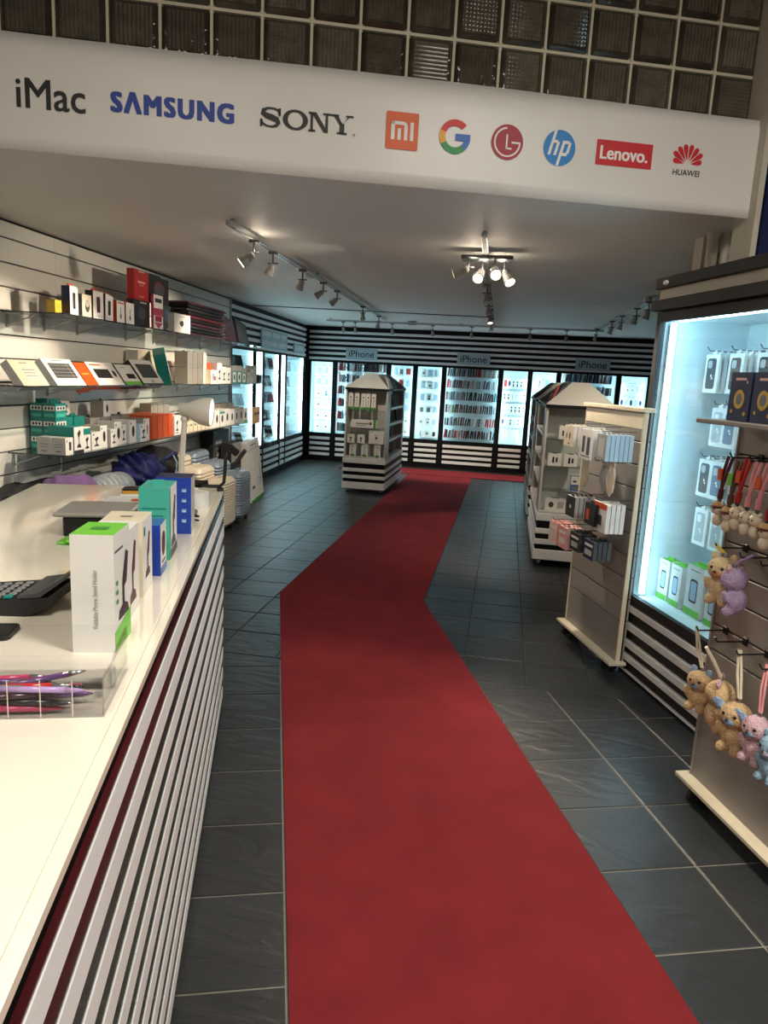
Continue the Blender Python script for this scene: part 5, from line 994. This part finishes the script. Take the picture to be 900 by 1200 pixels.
HR = lambda cx, cz, w, h, c: ('r', ((-.5, -.5), (.5, -.5), (.4, -.36), (.10, -.30), (.08, -.05), (.30, .0), (.5, .44), (.26, .5), (-.1, .06), (-.10, -.30), (-.4, -.36)), cx, cz, w, h, c)
VT = tuple(('f', 'r', .52, .30 + .042 * k_, .07, .030, 'grey') for k_ in range(10)) + tuple(('f', 'r', .52, .80 + .03 * k_, .07, .022, 'grey') for k_ in range(3))
nb('stand_holder_box', 'tall white phone stand box with lime green top nearest the tray', -.338, -.266, 1.232, 1.335, .212, 'white', 'white', (('r', 'r', .5, .09, 1, .18, 'lime'), ('r', ((-.5, -.5), (.5, -.5), (.5, .5), (0, .1), (-.5, -.2)), .5, .2, 1, .12, 'lime'), HR(.55, .52, .66, .56, 'plum'), ('r', 'r', .3, .85, .5, .02, 'darkgrey'), ('r', 'r', .16, .58, .10, .04, 'green'), ('r', 'r', .16, .50, .10, .04, 'green'), ('r', 'r', .16, .42, .10, .04, 'green'), ('t', 'r', .5, .5, .4, .2, 'green')), 'lime', -.06)
o = place('lettering', letters('Foldable Phone Stand Holder', .105, .008, 'grey'), None); o.parent = [x for x in bpy.data.objects if x.name.startswith('stand_holder_box')][0]; o.location = (.004, -.0012, .098); o.rotation_euler = (0, -math.pi / 2, 0)
nb('phone_stand_box', 'white phone stand box with dark red stand, second in the counter row', -.352, -.276, 1.375, 1.50, .180, 'white', 'white', (HR(.5, .5, .5, .7, 'maroon'), ('r', 'r', .15, .85, .1, .1, 'teal')), rz=-.02)
nb('phone_stand_box', 'cream topped white box, third in the counter row', -.362, -.274, 1.545, 1.665, .168, 'cream', 'white', (HR(.5, .5, .5, .6, 'maroon'), ('r', 'r', .2, .85, .14, .12, 'teal'), ('t', 'r', .5, .5, .3, .1, 'grey')), 'cream')
nb('ring_box', 'small white and blue box with dark oval beside the teal box', -.335, -.262, 1.712, 1.80, .125, 'royal', 'white', (('r', 'e', .5, .58, .6, .5, 'maroon'), ('r', 'r', .5, .08, 1, .16, 'blue'), ('r', 'r', .5, .24, .6, .05, 'softblack')), 'blue')
nb('teal_gadget_box', 'teal phone holder box with white picture side on the counter', -.338, -.262, 1.86, 2.00, .190, 'mint', 'white', (('f', 'r', .5, .72, .8, .02, 'teal'), ('f', 'r', .5, .62, .6, .02, 'teal'), ('f', 'r', .5, .55, .7, .02, 'teal'), ('f', 'r', .5, .3, .7, .02, 'teal'), HR(.5, .5, .6, .7, 'darkgrey'), ('r', 'r', .5, .06, 1, .14, 'darkgrey'), ('r', 'r', .06, .5, .1, 1, 'mint'), ('h', 'r', 0, 0, .4, .06, 'mint')), 'mint')
nb('royal_blue_box', 'royal blue gadget box with small white icons on the counter', -.345, -.242, 2.17, 2.27, .172, 'royal', 'lightgrey', tuple(('f', 'r', .80, z_, .12, .06, 'paleblue') for z_ in (.78, .6, .42, .24)) + tuple(('f', 'r', .80, z_, .09, .012, 'royal') for z_ in (.8, .735, .62, .555, .44, .375, .26, .195)), 'navy')
# acrylic pen tray and pens
t = thing('acrylic_tray', 'clear acrylic compartment tray full of pens on the counter edge', 'tray', 'N', (-.36, 1.075, CT)); hx, hy = .128, .085
b = MB(); th = .0022
b.box(-hx, hx, -hy, hy, .0, th, M_acry); b.build('base', t)
MB().box(-hx, hx, -hy, -hy + th, th, .060, M_acry).build('front_wall', t); MB().box(-hx, hx, hy - th, hy, th, .078, M_acry).build('back_wall', t)
for s in (-1, 1):
    q = MB(); q.prism([(-hy + th, th), (hy - th, th), (hy - th, .078), (.02, .072), (-.03, .060), (-hy + th, .060)], s * hx - (th if s > 0 else 0), s * hx + (0 if s > 0 else th), M_acry, 'x'); q.build('side_wall', t)
MB().box(-hx + th, hx - th, .005, .007, th, .058, M_acry).build('divider', t)
for i in range(-2, 3): MB().box(i * .043 - .0006, i * .043 + .0006, -hy - .0012, -hy - .0001, .003, .058, 'offwhite').build('seam', t)
MB().box(hx + .0002, hx + .001, -.035, -.012, .025, .047, 'lightgrey').build('sticker', t)
pc = ['magenta', 'crimson', 'purple', 'black', 'magenta', 'pink', 'softblack', 'crimson', 'purple', 'red', 'magenta', 'teal', 'plum', 'pink', 'black', 'crimson', 'purple', 'magenta', 'lilac', 'red', 'magenta', 'purple']
pn = {'magenta': 'magenta', 'crimson': 'dark red', 'purple': 'purple', 'black': 'black', 'pink': 'pink', 'softblack': 'charcoal', 'red': 'red', 'teal': 'teal', 'plum': 'plum', 'lilac': 'lilac'}
gl_pen = {c: mat('pen_' + c, PAL[c][0], .18, var=.04) for c in set(pc)}
cnt = {}
for i, c in enumerate(pc):
    lay, sl = divmod(i, 6); cnt[c] = cnt.get(c, -1) + 1
    L = random.uniform(.105, .128)
    x = -.36 + random.uniform(-.045, .045); y = 1.005 + sl * .0125; a = random.uniform(-.10, .10) if i < 20 else .5
    tp = thing('pen', f'{ORD[cnt[c]]} {pn[c]} glossy pen lying in the acrylic tray', 'pen', 'N', (x, y, CT + .0085 + lay * .0095), a, 0, 'pens in the tray')
    MB().tube([(-L / 2, 0, 0), (L * .28, 0, 0)], .0048, gl_pen[c], 8).build('barrel', tp, True); MB().tube([(L * .28, 0, 0), (L * .44, 0, 0), (L * .5, 0, 0)], [.0047, .003, .001], 'chrome' if i % 2 else gl_pen[c], 8).build('tip', tp, True)
    MB().box(-L * .48, -L * .2, -.0012, .0012, .0048, .0062, 'chrome').build('clip', tp)
# calculator
t = thing('desk_calculator', 'black desk calculator with rows of keys on the counter', 'calculator', 'N', (-.545, 1.50, CT), -.10)
b = MB(); b.prism([(-.13, .0), (.075, .0), (.12, .018), (.12, .040), (.060, .034), (-.13, .016)], -.072, .072, 'softblack', 'y'); b.build('body', t)
b = MB(); b.prism([(.062, .036), (.105, .040), (.155, .078), (.152, .083), (.100, .048), (.062, .042)], -.07, .07, 'darkgrey', 'y'); b.build('display_hood', t)
KM = MB().cbox(-.0080, .0080, -.0062, .0062, 0, .006, 'grey', .003).mesh('key'); KT = MB().cbox(-.0085, .0085, -.0065, .0065, 0, .007, 'teal', .002).mesh('key')
for i in range(8):
    for j in range(6):
        x = -.118 + i * .0225; y = -.058 + j * .0195; z = .016 + (x + .13) / .19 * .018
        place('key', KT if (i, j) == (7, 0) else KM, t, (x, y, z), (0, -.09, 0))
t = thing('mobile_phone', 'black mobile phone lying at the counter in front of the calculator', 'phone', 'N', (-.535, 1.325, CT), .0); b = MB(); b.prism(rrect(0, 0, .145, .07, .012), .0005, .009, 'black', 'z'); b.build('body', t); b = MB(); b.prism(rrect(0, 0, .137, .063, .009), .0092, .0096, M_blkgloss, 'z'); b.build('screen', t)
# card terminal, packets, papers
t = thing('receipt_printer', 'black receipt printer with silver lid behind the boxes on the counter', 'printer', 'N', (-.52, 2.20, CT)); MB().cbox(-.075, .10, -.09, .09, 0, .058, 'black', .004).build('body', t); MB().cbox(-.10, .11, -.10, .10, .0585, .072, 'warmgrey', .005).build('lid', t); MB().box(-.05, .07, -.0915, -.0902, .012, .03, 'softblack').build('slot', t)
for i in range(2):
    b = MB(); b.cbox(-.05, .05, -.03, .03, 0, .008, 'lime', .003); b.poly([(-.02, -.02, .0085), (.02, -.02, .0085), (.02, .02, .0085), (-.02, .02, .0085)], 'softblack'); single('green_packet', b.mesh('green_packet'), ('lime green packet lying under another beside the printer', 'lime green packet lying on top beside the printer')[i], 'packet', 'N', (-.535 + .02 * i, 2.04 - .004 * i, CT + .0088 * i), .2 * i)
b = MB(); b.cbox(-.12, .12, -.08, .08, 0, .025, 'lightgrey', .003); b.box(-.1205, .1205, -.081, -.0802, .004, .021, 'softblack'); single('flat_carton', b.mesh('flat_carton'), 'flat grey and black carton lying behind the printer', 'carton', 'N', (-.52, 2.44, CT), .05)
t = thing('brand_carton', 'flat white carton with orange badge on the counter', 'carton', 'N', (-.46, 2.62, CT)); MB().cbox(-.13, .13, -.06, .06, 0, .022, 'white', .003).build('body', t); b = MB(); b.poly([(x, -.0606, z) for x, z in rrect(.0, .011, .075, .018, .004)], 'orange'); b.poly([(x + .0, -.0607 + .0, z) for x, z in rrect(.0, .012, .02, .008, .002)], 'white'); b.poly([(x, z, .0226) for x, z in rrect(0, -.02, .075, .05, .01)], 'orange'); b.build('badge', t)
t = thing('boxed_phone', 'dark flat phone with gold rim lying on a white carton', 'phone', 'N', (-.49, 2.82, CT)); MB().cbox(-.085, .10, -.045, .045, 0, .012, 'white', .003).build('tray', t); b = MB(); b.prism(rrect(0, 0, .16, .08, .014), .0125, .024, 'gold', 'z'); b.build('rim', t); b = MB(); b.prism(rrect(0, 0, .156, .076, .013), .0242, .030, 'softblack', 'z'); b.build('body', t)
b = MB(); b.tube([(-.03, 0, .004), (.0, .02, .006), (.03, -.01, .008), (.01, -.03, .016), (-.025, -.01, .018), (.0, .025, .016), (.03, .01, .018)], .004, 'softblack', 6); single('cable_coil', b.mesh('cable_coil'), 'coiled black cable lying beside the blue box on the counter', 'cable', 'N', (-.268, 2.345, CT))
b = MB(); b.tube([(0, 0, 0), (0, 0, .055)], .05, 'white', 24); b.tube([(0, 0, .055), (0, 0, .0555)], .046, 'offwhite', 24); single('white_tub', b.mesh('white_tub'), 'round white tub standing behind the blue box', 'tub', 'N', (-.28, 2.62, CT))
# desk lamp
t = thing('desk_lamp', 'white desk lamp with bell shade on the counter', 'lamp', 'N', (-.37, 2.92, CT)); b = MB(); b.tube([(0, 0, 0), (0, 0, .014), (0, 0, .018)], [.075, .075, .06], 'white', 24); b.build('base', t)
b = MB(); b.tube([(0, 0, .018), (.02, 0, .29)], .011, 'offwhite', 10); b.build('pole', t); b = MB(); b.ell((.02, 0, .295), .016, 'offwhite', 10, 8); b.build('joint', t)
sh2 = MB(); ax = Vector((.93, -.10, -.06)).normalized(); o0 = Vector((.0, 0, .335)); prof = [(0, .012), (.006, .026), (.035, .028), (.045, .034), (.065, .046), (.09, .054), (.12, .057), (.128, .056)]
sh2.tube([o0 + ax * x for x, r_ in prof], [r_ for x, r_ in prof], 'offwhite', 20, cap=False); so = sh2.build('shade', t, True); sm = so.modifiers.new('thick', 'SOLIDIFY'); sm.thickness = .002
b = MB(); b.ell(o0 + ax * .095, (.024, .024, .03), mat('lamp_bulb', (255, 246, 230), .4, emit=3.0), 12, 8); b.build('bulb', t, True)
b = MB(); p0 = o0 + ax * .122; b.tube([p0, p0 + ax * .002], .052, mat('lamp_diffuser', (246, 240, 226), .5, emit=.8), 20); b.build('diffuser', t)
# gooseneck phone holder clamped to the counter end
t = thing('gooseneck_holder', 'black gooseneck phone holder clamped at the counter end', 'phone holder', 'N', (-.215, 2.98, CT))
MB().tube([(-.075, 0, .022), (-.04, 0, .018), (0, 0, .020), (.015, 0, .035), (.019, 0, .08), (.021, 0, .135), (.03, 0, .165)], .0072, 'softblack', 10).build('arm', t, True)
b = MB(); b.cbox(-.012, .014, -.014, .014, -.03, .014, 'softblack', .003); b.tube([(.0, 0, -.05), (.0, 0, -.03)], .006, 'softblack', 8); b.build('clamp', t)
b = MB(); b.cbox(-.022, .030, -.02, .02, -.018, .012, 'black', .006, M=Matrix.Translation((.05, 0, .178)) @ Matrix.Rotation(.7, 4, 'Y')); b.cbox(-.008, .008, -.022, .022, -.04, .03, 'softblack', .004, M=Matrix.Translation((.085, 0, .150)) @ Matrix.Rotation(.6, 4, 'Y')); b.build('grip', t)
t = thing('clip_holder', 'black folding phone clip stand behind the blue box', 'phone holder', 'N', (-.300, 2.47, CT)); MB().cbox(-.045, .045, -.035, .035, 0, .012, 'softblack', .005).build('foot', t); MB().tube([(.02, 0, .01), (.0, 0, .06), (-.03, 0, .10)], .010, 'softblack', 8).build('arm', t); MB().tube([(-.045, -.004, .115), (-.04, .004, .115)], .024, 'black', 14).build('disc', t); MB().cbox(-.025, .03, -.02, .02, .085, .112, 'black', .006).build('jaw', t)
